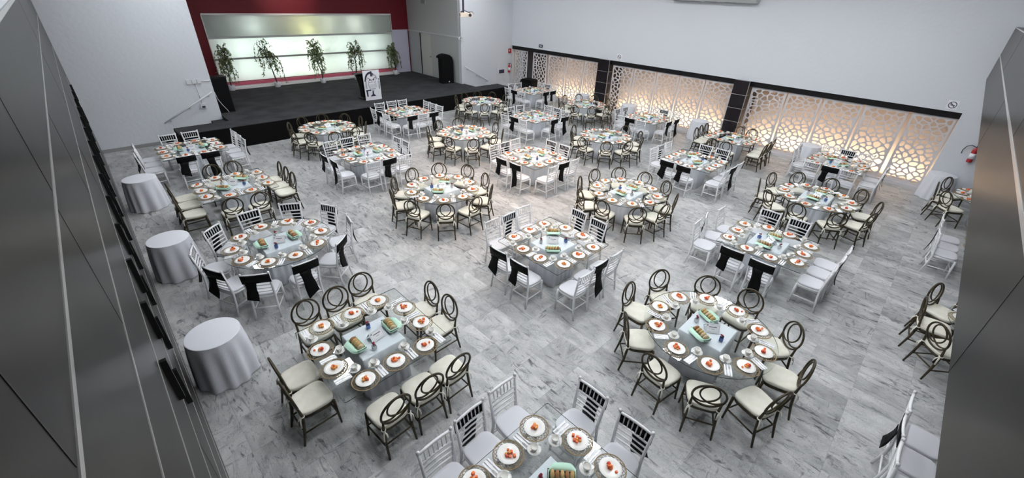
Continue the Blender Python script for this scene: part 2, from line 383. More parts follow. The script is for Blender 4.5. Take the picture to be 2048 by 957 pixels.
# back wall of the stage with a wide lit window
WX0, WX1, WZ0, WZ1 = 4.38, 13.02, 0.97, 3.68
mb = MB()
mb.box(2.3, YB, 0, WX0, YB + 0.15, ZC); mb.box(WX1, YB, 0, 14.3, YB + 0.15, ZC)
mb.box(WX0, YB, WZ1, WX1, YB + 0.15, ZC); mb.box(WX0, YB, 0, WX1, YB + 0.15, WZ0)
struct('wall_stage_back', mb, M_RED)
mb = MB(); mb.box(13.04, YB - 0.05, ZS, 14.0, YB, 2.93); struct('wall_lilac', mb, M_LILAC)
mb = MB(); mb.box(2.3, YP + 0.22, ZS, 2.4, YB, ZC); struct('wall_stage_side_left', mb, M_RED)
mb = MB()
mb.box(14.1, YP + 0.22, 0, 14.3, 20.83, ZC); mb.box(14.1, 21.9, 0, 14.3, YB, ZC); mb.box(14.1, 20.83, 2.86, 14.3, 21.9, ZC); mb.box(14.1, 20.83, 0, 14.3, 21.9, ZS)
struct('wall_stage_side_right', mb, M_GREYW)
mb = MB(); mb.box(14.07, YP + 0.22, 2.88, 14.12, YB, 2.93); struct('trim_15', mb, M_HAND)
dr = link('door_1', None, None, (14.14, 21.36, ZS)); dr['kind'] = 'structure'
mb = MB(); mb.box(0, -0.51, 0.01, 0.05, 0.51, 2.14); link('door_leaf', mb.mesh('door_leaf', M_DOOR), dr)
mb = MB(); mb.box(-0.045, -0.53, 0, 0.04, -0.505, 2.16); mb.box(-0.045, 0.505, 0, 0.04, 0.53, 2.16, 1); mb.box(-0.045, -0.53, 2.14, 0.04, 0.53, 2.16)
link('door_frame', mb.mesh('door_frame', M_DOOR, M_BLACKM), dr)
mb = MB(); mb.box(-0.05, -0.46, 1.0, 0.0, -0.36, 1.03); link('handle', mb.mesh('handle', M_STEEL), bpy.data.objects['door_leaf'])
mb = MB(); mb.box(4.3, YB - 0.16, ZS + 0.12, 13.03, YB, 0.95); struct('trim_16', mb, M_PINK)
mb = MB(); mb.box(4.0, YB - 0.42, ZS, 13.04, YB, ZS + 0.03); mb.box(4.2, YB - 0.2, ZS, 13.04, YB, ZS + 0.115); struct('trim_17', mb, M_PALE)
win = link('window_1', None, None, (0, 0, 0)); win['kind'] = 'structure'
zr = (WZ0, 1.92, 2.78, WZ1)
for i in range(3):
    mb = MB(); mb.box(WX0, YB + 0.02, zr[i], WX1, YB + 0.03, zr[i + 1]); link('pane', mb.mesh('pane', M_FROST), win)
for z, t in ((1.92, 0.035), (2.78, 0.04), (WZ1, 0.04)):
    mb = MB(); mb.box(WX0 - 0.02, YB - 0.05, z - t, WX1 + 0.02, YB + 0.02, z + t); link('window_rail', mb.mesh('window_rail', (M_SKIRT if z < 2.5 else M_GREYW) if z < 3 else M_PALE), win)
mb = MB(); mb.box(WX0 - 0.04, YB - 0.03, WZ0, WX0, YB + 0.02, WZ1); mb.box(WX1, YB - 0.03, WZ0, WX1 + 0.03, YB + 0.02, WZ1); link('window_frame', mb.mesh('window_frame', M_PALE), win)
mb = MB()
mb.box(WX0 - 0.2, YB + 0.75, 0.8, WX1 + 0.2, YB + 0.8, 3.8); mb.box(WX0 - 0.2, YB + 0.15, 0.8, WX1 + 0.2, YB + 0.8, 0.85); mb.box(WX0 - 0.2, YB + 0.15, 3.75, WX1 + 0.2, YB + 0.8, 3.8)
struct('wall_light_box', mb, M_CEIL)
mb = MB(); mb.box(WX0 - 0.2, YB + 0.04, 2.76, WX1 + 0.2, YB + 0.75, 2.80); mb.box(WX0 - 0.2, YB + 0.06, 1.90, WX1 + 0.2, YB + 0.25, 1.94); struct('trim_18', mb, M_GREYW)  # unseen shelves added in the box, keeping lamp light off the top panes
for (lx, lz, col, e) in ((5.5, 2.2, (0.96, 1, 0.97), 0.75), (5.5, 1.62, (0.96, 1, 0.97), 0.65), (7.0, 2.15, (0.96, 1, 0.97), 0.6), (7.1, 1.6, (0.96, 1, 0.97), 0.6), (8.5, 2.2, (0.97, 1, 0.82), 0.9), (8.5, 1.6, (0.94, 1, 0.86), 0.7), (10.1, 2.1, (0.96, 1, 0.97), 0.5), (10.2, 1.6, (0.96, 1, 0.97), 0.55), (11.8, 2.15, (0.96, 1, 0.97), 0.6), (11.7, 1.55, (0.96, 1, 0.97), 0.5), (8.5, 3.05, (1.0, 0.90, 0.40), 0.32), (11.0, 3.25, (1, 1, 0.92), 0.26), (6.2, 3.25, (0.96, 1, 0.97), 0.26), (9.6, 3.3, (1, 1, 0.9), 0.16)):
    l = bpy.data.lights.new('window_lamp', 'POINT'); l.energy = STAGE_W * e; l.color = col; l.shadow_soft_size = 0.12
    o = bpy.data.objects.new('window_lamp', l); COL.objects.link(o); o.location = (lx, YB + 0.5, lz)

# ------------------------------------------------------------------ lattice screens
def clip(poly, a, b, c):                             # keep a*x + b*y <= c
    out = []
    for i in range(len(poly)):
        p, q = poly[i], poly[(i + 1) % len(poly)]
        dp, dq = a * p[0] + b * p[1] - c, a * q[0] + b * q[1] - c
        if dp <= 0: out.append(p)
        if dp * dq < 0:
            t = dp / (dp - dq); out.append((p[0] + (q[0] - p[0]) * t, p[1] + (q[1] - p[1]) * t))
    return out
def lattice_curve(name, W, Hh, seed, inset=0.0175, border=0.055):
    rnd = random.Random(seed); nx, nz = 4, 16
    S = []
    for j in range(-1, nz + 1):
        for i in range(-1, nx + 1):
            S.append((border + (i + 0.5 + 0.5 * (j % 2) - 0.25 + rnd.uniform(-0.36, 0.36)) * (W - 2 * border) / nx, border + (j + 0.5 + rnd.uniform(-0.34, 0.34)) * (Hh - 2 * border) / nz))
    cu = bpy.data.curves.new(name, 'CURVE'); cu.dimensions = '2D'; cu.fill_mode = 'BOTH'; cu.extrude = 0.012
    def spl(pts):
        sp = cu.splines.new('POLY'); sp.points.add(len(pts) - 1)
        for k_, p in enumerate(pts): sp.points[k_].co = (p[0], p[1], 0, 1)
        sp.use_cyclic_u = True
    spl([(0, 0), (W, 0), (W, Hh), (0, Hh)])
    for s0 in S:
        P = [(border, border), (W - border, border), (W - border, Hh - border), (border, Hh - border)]
        for s1 in S:
            if s1 is s0: continue
            dx, dy = s1[0] - s0[0], s1[1] - s0[1]; L = math.hypot(dx, dy)
            if L > 0.8: continue
            P = clip(P, dx / L, dy / L, ((s1[0] ** 2 - s0[0] ** 2) + (s1[1] ** 2 - s0[1] ** 2)) / (2 * L) - inset)
            if len(P) < 3: break
        if len(P) < 3: continue
        ar = 0.5 * abs(sum(P[i][0] * P[(i + 1) % len(P)][1] - P[(i + 1) % len(P)][0] * P[i][1] for i in range(len(P))))
        if ar < 0.0025: continue
        for _ in range(2):                            # round the corners
            Q = []
            for i in range(len(P)):
                p, q = P[i], P[(i + 1) % len(P)]
                Q += [(p[0] * 0.78 + q[0] * 0.22, p[1] * 0.78 + q[1] * 0.22), (p[0] * 0.22 + q[0] * 0.78, p[1] * 0.22 + q[1] * 0.78)]
            P = Q
        spl(P)
    tmp = bpy.data.objects.new(name, cu); COL.objects.link(tmp)
    me = bpy.data.meshes.new_from_object(tmp.evaluated_get(bpy.context.evaluated_depsgraph_get()))
    bpy.data.objects.remove(tmp); bpy.data.curves.remove(cu)
    me.name = name; me.materials.clear(); me.materials.append(M_LATT)
    return me
LAT = [lattice_curve('lattice_panel', 1.0, 2.14, 11 + i) for i in range(3)]
ORD = ['first', 'second', 'third', 'fourth', 'fifth', 'sixth', 'seventh', 'eighth', 'ninth', 'tenth', 'eleventh', 'twelfth', 'thirteenth', 'fourteenth', 'fifteenth']
bays = (((18.0, 17.05), (16.62, 15.62), (15.5, 14.35), (14.27, 13.22), (13.14, 12.25)), ((11.5, 10.42), (10.36, 9.28), (9.22, 8.24), (8.18, 7.14), (7.08, 5.98)), ((5.32, 4.14), (4.08, 3.02), (2.96, 1.87), (1.81, 0.72), (0.62, -0.38)))
BAYN = ('bay nearest stage', 'middle bay', 'bay nearest balcony')
for bi, bay in enumerate(bays):
    for pi_, (ya, ybb) in enumerate(bay):
        o = link('lattice_panel', LAT[(bi * 2 + pi_) % 3], None, (XR + 0.10, ya, 0.09), 0, (PI / 2, 0, -PI / 2))
        o.scale = ((ya - ybb), 1.0, 1.0)
        tag(o, 'white cut-out lattice panel on right wall, %s from stage end, %s' % (ORD[pi_], BAYN[bi]), 'screen panel', 'lattice screens along the right wall')
mb = MB()
for y0, y1 in ((12.25, 15.8), (5.98, 11.5), (-0.38, 5.32)): mb.box(XR + 0.48, y0, 0, XR + 0.50, y1, 0.12)
struct('trim_19', mb, M_LATT)  # low lip added to hide the glowing strips from the camera
for bi, (y0, y1) in enumerate(((12.3, 15.6), (6.05, 11.45), (-0.35, 5.25))):
    mb = MB(); mb.box(-0.03, 0, 0, 0.03, y1 - y0, 0.04, 0); mb.box(-0.025, 0.02, 0.04, 0.025, y1 - y0 - 0.02, 0.055, 1)
    o = link('floor_strip_light', mb.mesh('floor_strip_light', M_LATT, M_STRIP), None, (XR + 0.62, y0, 0.0))
    tag(o, 'warm strip light on floor behind the lattice, %s' % BAYN[bi], 'strip light', 'warm strips behind the lattice')

# ------------------------------------------------------------------ ceiling lamps
lf = MB(); lf.box(-0.33, -0.33, -0.03, 0.33, 0.33, 0.0); lf_me = lf.mesh('frame', M_SIGNW)
ld = MB(); ld.box(-0.3, -0.3, -0.04, 0.3, 0.3, -0.029); ld_me = ld.mesh('diffuser', M_LAMP)
for j, yy in enumerate((0.5, 3.1, 6.2, 9.4, 12.8, 16.4)):  # the row nearest the balcony is added to brighten the near end
    for i, xx in enumerate((2.7, 6.3, 10.2, 14.2)):
        tri('ceiling_light', [('frame', lf_me), ('diffuser', ld_me)], 'square white ceiling light panel, %s from left wall, %s row from balcony' % (ORD[i], ORD[j]), 'ceiling light', (xx, yy, ZC), 0, 'ceiling light panels')

# ------------------------------------------------------------------ dining furniture: one of each kind
def sq(n, rx, ry, m=4.0):                             # a square outline with round corners
    out = []
    for j in range(n):
        a = 2 * PI * j / n; c, s_ = math.cos(a), math.sin(a)
        out.append((math.copysign(abs(c) ** (2 / m), c) * rx, math.copysign(abs(s_) ** (2 / m), s_) * ry))
    return out
def pad(mb, z0, z1, rx, ry, taper=0.0, n=24, mi=0, r=0.35):
    h = z1 - z0; rows = []
    for t, k in ((0, 0.955), (0.18, 0.99), (0.5, 1.0), (0.82, 0.985), (0.95, 0.94), (1.0, 0.80)):
        rows.append([(x * k * (1 - taper * (y / ry)), y * k, z0 + h * t) for x, y in sq(n, rx, ry)])
    mb.quad_grid(rows, True, mi, True, True, False)
    b = len(mb.v); mb.v.append((0, 0, z1 + h * 0.10))
    base = b - n
    for j in range(n):
        mb.f.append((base + j, base + (j + 1) % n, b)); mb.m.append(mi); mb.sm.append(True)

# --- white spindle back chair; the sitter looks towards -y, the top of the back is at (0, 0.25, 0.91)
def yb_(z): return 0.185 + (max(z, 0.45) - 0.45) * 0.14
WC = []
mb = MB(); pad(mb, 0.448, 0.492, 0.205, 0.20, 0.04); WC.append(('seat_cushion', mb.mesh('seat_cushion', M_CUSHW)))
mb = MB(); mb.quad_grid([[(x * (1 - 0.04 * y / 0.2), y, z) for x, y in sq(24, 0.205, 0.20)] for z in (0.41, 0.45)], True, 0, True, True, True); WC.append(('seat_frame', mb.mesh('seat_frame', M_WHITEC)))
for sx in (-1, 1):
    mb = MB(); mb.tube([(sx * 0.19, -0.195, 0), (sx * 0.183, -0.185, 0.22), (sx * 0.178, -0.178, 0.43)], [0.015, 0.019, 0.021], 7); WC.append(('front_leg', mb.mesh('front_leg', M_WHITEC)))
for sx in (-1, 1):
    mb = MB(); mb.tube([(sx * 0.19, 0.235, 0), (sx * 0.184, 0.20, 0.24), (sx * 0.18, 0.185, 0.45), (sx * 0.188, yb_(0.68), 0.68), (sx * 0.20, yb_(0.915), 0.915)], [0.015, 0.019, 0.020, 0.018, 0.017], 7)
    mb.ball((sx * 0.20, yb_(0.93), 0.93), 0.021, 8, 5); WC.append(('rear_leg', mb.mesh('rear_leg', M_WHITEC)))
mb = MB(); mb.tube([(x, yb_(0.905) + 0.012 * (1 - (x / 0.2) ** 2), 0.905) for x in (-0.215, -0.1, 0, 0.1, 0.215)], [0.016, 0.017, 0.018, 0.017, 0.016], 7); WC.append(('top_rail', mb.mesh('top_rail', M_WHITEC)))
for z in (0.755, 0.685, 0.615, 0.545):
    w_ = 0.188 if z > 0.6 else 0.183
    mb = MB(); mb.tube([(-w_, yb_(z), z), (0, yb_(z) + 0.01, z), (w_, yb_(z), z)], 0.0115 if z < 0.7 else 0.0145, 6); WC.append(('cross_rail', mb.mesh('cross_rail', M_WHITEC)))
for i in range(6):
    x = -0.13 + 0.052 * i
    mb = MB(); mb.tube([(x, yb_(0.755) + 0.008, 0.755), (x * 1.01, yb_(0.80) + 0.008, 0.80), (x * 1.02, yb_(0.83) + 0.009, 0.83), (x * 1.03, yb_(0.86) + 0.009, 0.86), (x * 1.04, yb_(0.90) + 0.01, 0.90)], [0.007, 0.007, 0.010, 0.007, 0.007], 5); WC.append(('spindle', mb.mesh('spindle', M_WHITEC)))
for a, b_ in (((-0.183, -0.187, 0.20), (0.183, -0.187, 0.20)), ((-0.184, 0.205, 0.22), (0.184, 0.205, 0.22)), ((-0.184, -0.186, 0.19), (-0.184, 0.208, 0.19)), ((0.184, -0.186, 0.19), (0.184, 0.208, 0.19))):
    mb = MB(); mb.tube([a, b_], 0.0115, 6); WC.append(('stretcher', mb.mesh('stretcher', M_WHITEC)))
def sash_mesh(xc, wid, zlo, slant):
    mb = MB(); off = 0.026
    def sheet(rows):
        b = len(mb.v); n = len(rows[0])
        for t in (0, 0.006):
            for rw in rows: mb.v += [(x, y + t, z) for x, y, z in rw]
        k = len(rows) * n
        for i in range(len(rows) - 1):
            for j in range(n - 1):
                q = (b + i * n + j, b + i * n + j + 1, b + (i + 1) * n + j + 1, b + (i + 1) * n + j)
                mb.f.append(q); mb.f.append(tuple(x + k for x in reversed(q))); mb.m += [0, 0]; mb.sm += [True, True]
        ring = [b + j for j in range(n)] + [b + i * n + n - 1 for i in range(1, len(rows))] + [b + (len(rows) - 1) * n + j for j in reversed(range(n - 1))] + [b + i * n for i in reversed(range(1, len(rows) - 1))]
        for i in range(len(ring)):
            p, q = ring[i], ring[(i + 1) % len(ring)]
            mb.f.append((q, p, p + k, q + k)); mb.m.append(0); mb.sm.append(False)
    sheet([[(x, yb_(z) + off - 0.012 * abs(x) / 0.2, z) for x in (-0.212, -0.1, 0, 0.1, 0.212)] for z in (0.91, 0.83, 0.745)])
    rows = []
    for i in range(6):
        t = i / 5; z = 0.75 - (0.75 - zlo) * t; wv = wid * (1 - 0.18 * math.sin(PI * min(t * 1.6, 1)))
        rows.append([(xc + wv * u + slant * 0.4 * t, yb_(z) + off + 0.004 + 0.03 * t + 0.05 * t * t, z + slant * (u + 0.5) * t) for u in (-0.5, -0.2, 0.2, 0.5)])
    sheet(rows)
    return mb.mesh('sash', M_SASH)
SASH = [sash_mesh(0.075, 0.20, 0.36, 0.10), sash_mesh(0.03, 0.19, 0.33, -0.12), sash_mesh(0.09, 0.17, 0.42, 0.05)]

# --- bronze chair with a round looped back
PC = []
def yr(z): return 0.195 + (z - 0.5) * 0.15
mb = MB(); pad(mb, 0.448, 0.505, 0.208, 0.212, 0.06); PC.append(('seat_cushion', mb.mesh('seat_cushion', M_CUSHC)))
mb = MB(); mb.quad_grid([[(x * (1 - 0.06 * y / 0.2), y, z) for x, y in sq(24, 0.205, 0.20)] for z in (0.405, 0.45)], True, 0, True, True, True); PC.append(('seat_frame', mb.mesh('seat_frame', M_BRONZE)))
for sx in (-1, 1):
    mb = MB(); mb.tube([(sx * 0.20, -0.205, 0), (sx * 0.192, -0.192, 0.22), (sx * 0.186, -0.182, 0.43)], [0.013, 0.017, 0.020], 7); PC.append(('front_leg', mb.mesh('front_leg', M_BRONZE)))
for sx in (-1, 1):
    mb = MB(); mb.tube([(sx * 0.19, 0.265, 0), (sx * 0.18, 0.215, 0.24), (sx * 0.172, 0.19, 0.45), (sx * 0.172, yr(0.56), 0.56), (sx * 0.176, yr(0.63), 0.63)], [0.013, 0.018, 0.019, 0.015, 0.011], 7); PC.append(('rear_leg', mb.mesh('rear_leg', M_BRONZE)))
mb = MB(); mb.tube([(0.195 * math.sin(a), yr(0.715 + 0.205 * math.cos(a)), 0.715 + 0.205 * math.cos(a)) for a in [2 * PI * i / 28 for i in range(28)]], 0.0145, 7, True); PC.append(('back_ring', mb.mesh('back_ring', M_BRONZE)))
lp = [(-0.185, 0.645), (-0.14, 0.605), (-0.07, 0.575), (0.0, 0.592), (0.07, 0.645), (0.108, 0.72), (0.108, 0.80), (0.075, 0.868), (0.0, 0.905), (-0.075, 0.868), (-0.108, 0.80), (-0.108, 0.72), (-0.07, 0.645), (0.0, 0.592), (0.07, 0.575), (0.14, 0.605), (0.185, 0.645)]
lq = []
for i in range(len(lp) - 1):                          # smooth the loop
    p0, p1, p2, p3 = lp[max(i - 1, 0)], lp[i], lp[i + 1], lp[min(i + 2, len(lp) - 1)]
    for t in (0, 0.5):
        lq.append(tuple(0.5 * (2 * p1[k] + (p2[k] - p0[k]) * t + (2 * p0[k] - 5 * p1[k] + 4 * p2[k] - p3[k]) * t * t + (3 * p1[k] - p0[k] - 3 * p2[k] + p3[k]) * t ** 3) for k in (0, 1)))
lq.append(lp[-1])
mb = MB(); mb.tube([(x, yr(z) - 0.004, z) for x, z in lq], 0.0115, 6); PC.append(('back_loop', mb.mesh('back_loop', M_BRONZE)))
for a, b_ in (((-0.193, -0.193, 0.20), (0.193, -0.193, 0.20)), ((-0.18, 0.218, 0.23), (0.18, 0.218, 0.23)), ((-0.193, -0.193, 0.19), (-0.182, 0.222, 0.19)), ((0.193, -0.193, 0.19), (0.182, 0.222, 0.19)), ):
    mb = MB(); mb.tube([a, b_], 0.0115, 6); PC.append(('stretcher', mb.mesh('stretcher', M_BRONZE)))
for sx in (-1, 1):
    mb = MB()
    mb.tube([(sx * 0.172 + 0.022 * math.sin(a), 0.192 + 0.022 * math.cos(a), 0.465) for a in [2 * PI * i / 10 for i in range(10)]], 0.008, 5, True)
    mb.tube([(sx * 0.18, 0.21, 0.465), (sx * 0.20, 0.235, 0.42), (sx * 0.205, 0.24, 0.33)], [0.009, 0.012, 0.010], 5, flat=0.4)
    mb.tube([(sx * 0.178, 0.21, 0.465), (sx * 0.165, 0.245, 0.43), (sx * 0.16, 0.255, 0.37)], [0.009, 0.012, 0.010], 5, flat=0.4)
    PC.append(('ribbon_tie', mb.mesh('ribbon_tie', M_TIE)))

# --- glass tables on a draped pedestal
def glass_top(outline, z0, z1):
    mb = MB(); n = len(outline)
    mb.poly(outline, z0, z1, 0)
    for i in range(len(mb.m) - n, len(mb.m)): mb.m[i] = 1
    return mb.mesh('glass_top', M_GLASS, M_EDGE)
SQ_HALF, RO_R, TZ0, TZ1 = 0.765, 0.91, 0.745, 0.757
def rsq(h, r_, k=4):
    out = []
    for cx_, cy_, a0 in ((h - r_, h - r_, 0), (-h + r_, h - r_, 90), (-h + r_, -h + r_, 180), (h - r_, -h + r_, 270)):
        for i in range(k + 1):
            a = math.radians(a0 + 90 * i / k); out.append((cx_ + r_ * math.cos(a), cy_ + r_ * math.sin(a)))
    return out
GT = {'s': glass_top(rsq(SQ_HALF, 0.03), TZ0, TZ1), 'r': glass_top([(RO_R * math.cos(2 * PI * i / 64), RO_R * math.sin(2 * PI * i / 64)) for i in range(64)], TZ0, TZ1)}
def drape(h):
    mb = MB(); n = 96; rows = []
    per = []
    for i in range(n):
        t = i / n * 4; sd = int(t); u = t - sd
        a = (h, -h + 2 * h * u) if sd == 0 else (h - 2 * h * u, h) if sd == 1 else (-h, h - 2 * h * u) if sd == 2 else (-h + 2 * h * u, -h)
        nm = ((1, 0), (0, 1), (-1, 0), (0, -1))[sd]; per.append((a, nm, i))
    for z, amp, ex in ((TZ0 - 0.004, 0, -0.012), (TZ0 - 0.012, 0.0, 0.0), (0.60, 0.35, 0.004), (0.3, 0.8, 0.01), (0.012, 1.0, 0.018)):
        rows.append([(a[0] + nm[0] * (ex + amp * 0.012 * math.sin(i * 1.31 + 0.6 * math.sin(i * 0.7))), a[1] + nm[1] * (ex + amp * 0.012 * math.sin(i * 1.31 + 0.6 * math.sin(i * 0.7))), z) for a, nm, i in per])
    rows.reverse()
    mb.quad_grid(rows, True, 0, True, True, True)
    return mb.mesh('draped_pedestal', M_DRAPE)
PED = drape(0.31)

# --- place setting
def arc_pts(a0, a1, r0, r1, k=5): return [((r0 + (r1 - r0) * math.sin(PI * i / k)) * math.cos(a0 + (a1 - a0) * i / k), (r0 + (r1 - r0) * math.sin(PI * i / k)) * math.sin(a0 + (a1 - a0) * i / k), 0.004) for i in range(k + 1)]
mb = MB()
for rr, th in ((0.162, 0.0042), (0.156, 0.003), (0.104, 0.004)):
    mb.tube([(rr * math.cos(2 * PI * i / 40), rr * math.sin(2 * PI * i / 40), 0.004) for i in range(40)], th, 5, True)
for i in range(20):
    a = 2 * PI * i / 20
    mb.tube([((0.104 + 0.053 * t) * math.cos(a + 0.50 * t), (0.104 + 0.053 * t) * math.sin(a + 0.50 * t), 0.0035) for t in (0, 0.35, 0.7, 1)], 0.0030, 4)
    mb.tube([((0.104 + 0.053 * t) * math.cos(a - 0.50 * t), (0.104 + 0.053 * t) * math.sin(a - 0.50 * t), 0.0045) for t in (0, 0.35, 0.7, 1)], 0.0030, 4)
ME_CHARGER = mb.mesh('charger_plate', M_CHARGER)
mb = MB(); mb.lathe([(0.0, 0.002), (0.06, 0.002), (0.075, 0.004), (0.112, 0.0115), (0.117, 0.013), (0.116, 0.0145), (0.075, 0.0075), (0.06, 0.005), (0.0, 0.0045)], 36); mb.lathe([(0.05, 0.0), (0.062, 0.0), (0.062, 0.003), (0.05, 0.003)], 24)
ME_PLATE = mb.mesh('dinner_plate', M_CHINA)
def chunk(rnd, mats_n=3):
    s_ = rnd.uniform(0.011, 0.016); M = Matrix.Translation((rnd.gauss(0, 0.024), rnd.gauss(0, 0.024), 0.011 + s_ + rnd.choice((0, 0, 0.013)))) @ Matrix.Rotation(rnd.uniform(0, PI), 4, 'Z') @ Matrix.Rotation(rnd.uniform(-0.5, 0.5), 4, 'X')
    rows = []
    for z, k in ((-1, 0.72), (-0.8, 0.95), (0.75, 0.95), (1, 0.72)):
        rows.append([tuple(M @ Vector((x * k, y * k, z * s_ * 0.85))) for x, y in sq(10, s_, s_ * 1.25, 5)])
    return rows
FRUIT_PARTS, FRUIT_ONE = [], []
for v_ in range(4):
    rnd = random.Random(40 + v_); one = MB(); parts = []
    for i in range(9):
        rows = chunk(rnd); mi = rnd.choice((0, 0, 1, 2)); p = MB(); p.quad_grid(rows, True, 0, True, True, True)
        parts.append(('fruit_cube', p.mesh('fruit_cube', (M_PAPAYA, M_MELON, M_BERRY)[mi]))); one.quad_grid(rows, True, mi, True, True, True)
    FRUIT_PARTS.append(parts); FRUIT_ONE.append(one.mesh('fruit_salad', M_PAPAYA, M_MELON, M_BERRY))
mb = MB(); mb.box(-0.046, -0.10, 0, 0.046, 0.10, 0.003); mb.box(-0.046, -0.10, 0.003, 0.02, 0.099, 0.0055); ME_NAP = mb.mesh('paper_napkin', M_PAPER)
def flat_tool(outline, z0=0.0, z1=0.003): m_ = MB(); m_.poly(outline, z0, z1); return m_
mb = flat_tool([(-0.005, -0.095), (0.005, -0.095), (0.0035, 0.01), (0.0115, 0.035), (0.0115, 0.05), (-0.0115, 0.05), (-0.0115, 0.035), (-0.0035, 0.01)])
for x in (-0.0095, -0.0032, 0.0032, 0.0095): mb.box(x - 0.0017, 0.05, 0, x + 0.0017, 0.09, 0.003)
ME_FORK = mb.mesh('fork', M_STEEL)
ME_KNIFE = flat_tool([(-0.0055, -0.1), (0.0055, -0.1), (0.005, -0.01), (0.008, 0.0), (0.0085, 0.08), (0.004, 0.102), (-0.0045, 0.09), (-0.0045, -0.01)]).mesh('knife', M_STEEL)
mb = MB(); mb.lathe([(0.0, 0.004), (0.035, 0.004), (0.05, 0.009), (0.075, 0.016), (0.076, 0.018), (0.05, 0.0115), (0.035, 0.0075), (0.0, 0.007)], 28); mb.lathe([(0.03, 0), (0.038, 0), (0.038, 0.006), (0.03, 0.006)], 20)
ME_SAUCER = mb.mesh('saucer', M_CHINA)
mb = MB(); mb.lathe([(0.0, 0.003), (0.022, 0.0), (0.026, 0.002), (0.034, 0.018), (0.040, 0.045), (0.043, 0.062), (0.041, 0.062), (0.037, 0.045), (0.031, 0.018), (0.02, 0.006), (0.0, 0.005)], 22)
ME_CUP = mb.mesh('cup_bowl', M_CHINA)
mb = MB(); mb.tube([(0.038, 0, 0.05), (0.056, 0, 0.052), (0.062, 0, 0.038), (0.054, 0, 0.022), (0.034, 0, 0.018)], 0.0038, 6); ME_HANDLE = mb.mesh('cup_handle', M_CHINA)
mb = flat_tool([(-0.0035, -0.065), (0.0035, -0.065), (0.002, 0.02), (0.010, 0.035), (0.011, 0.05), (0.006, 0.063), (-0.006, 0.063), (-0.011, 0.05), (-0.010, 0.035), (-0.002, 0.02)], 0, 0.0025); ME_TSPOON = mb.mesh('teaspoon', M_STEEL)

# --- things in the middle of the table
mb = MB()
o_, i_ = 0.145, 0.06
def rect(hx, hy, z): return [(hx, -hy, z), (hx, hy, z), (-hx, hy, z), (-hx, -hy, z)]
mb.quad_grid([rect(0.115, 0.042, 0), rect(0.145, 0.062, 0.062), rect(0.140, 0.057, 0.062), rect(0.112, 0.039, 0.006)], True, 0, False, True, True)
ME_BASK = mb.mesh('basket_body', M_WICKER)
mb = MB(); rows = []
nn = 40
for z, k, fl in ((0.010, 0.93, 0), (0.030, 0.95, 0), (0.060, 0.96, 0.0), (0.072, 1.04, 0.25), (0.066, 1.10, 0.7), (0.050, 1.16, 1.0)):
    rw = []
    for j, (x, y) in enumerate(sq(nn, 0.130, 0.052, 8)):
        a = 2 * PI * j / nn; g = max(0.0, math.sin(a + 0.15)) ** 2 + 0.35 * max(0.0, -math.sin(a)) ** 4
        rw.append((x * (1 + 0.10 * fl * abs(math.cos(a)) + 0.05 * fl * math.sin(3 * a)), y * 1.0 + (fl * 0.085 * g if y > 0 else -fl * 0.025), z - 0.02 * fl * (1 - g) * (fl > 0.5) + 0.008 * fl * math.sin(5 * a)))
    rows.append(rw)
mb.quad_grid(rows, True, 0, True, True, False)
ME_MINT = mb.mesh('mint_napkin_lining', M_MINT)
ME_ROLL = []
for i in range(3):
    mb = MB(); mb.ball((0, 0, 0), 0.047, 14, 8, (0.50, 1.0, 0.95)); ME_ROLL.append(mb.mesh('bread_roll', M_BREAD[i]))
mb = MB(); 
mb.v += [(-0.1, -0.075, 0), (0.1, -0.075, 0), (0.1, 0, 0.115), (-0.1, 0, 0.115), (-0.1, 0.075, 0), (0.1, 0.075, 0), (-0.1, -0.072, 0), (0.1, -0.072, 0), (0.1, 0, 0.110), (-0.1, 0, 0.110), (-0.1, 0.072, 0), (0.1, 0.072, 0)]
for q in ((0, 1, 2, 3), (3, 2, 5, 4), (9, 8, 7, 6), (10, 11, 8, 9), (0, 6, 7, 1), (5, 11, 10, 4), (0, 3, 9, 6), (3, 4, 10, 9), (1, 7, 8, 2), (2, 8, 11, 5)):
    mb.f.append(q); mb.m.append(0); mb.sm.append(False)
ME_CARD = mb.mesh('folded_card', M_PAPER)
mb = MB()
sl = Matrix.Translation((0, -0.0755, 0)) @ Matrix.Rotation(-math.atan2(0.075, 0.115), 4, 'X')
for x0, z0, x1, z1 in ((-0.052, 0.082, 0.055, 0.091), (-0.022, 0.054, 0.026, 0.0575), (-0.080, 0.100, -0.064, 0.114), (-0.088, 0.016, 0.088, 0.017), (-0.088, 0.124, 0.088, 0.125), (-0.088, 0.016, -0.087, 0.125), (0.087, 0.016, 0.088, 0.125)):
    mb.box(x0, -0.0008, z0, x1, 0.0004, z1, 0, sl)
ME_INK = mb.mesh('printed_lines', M_INK)
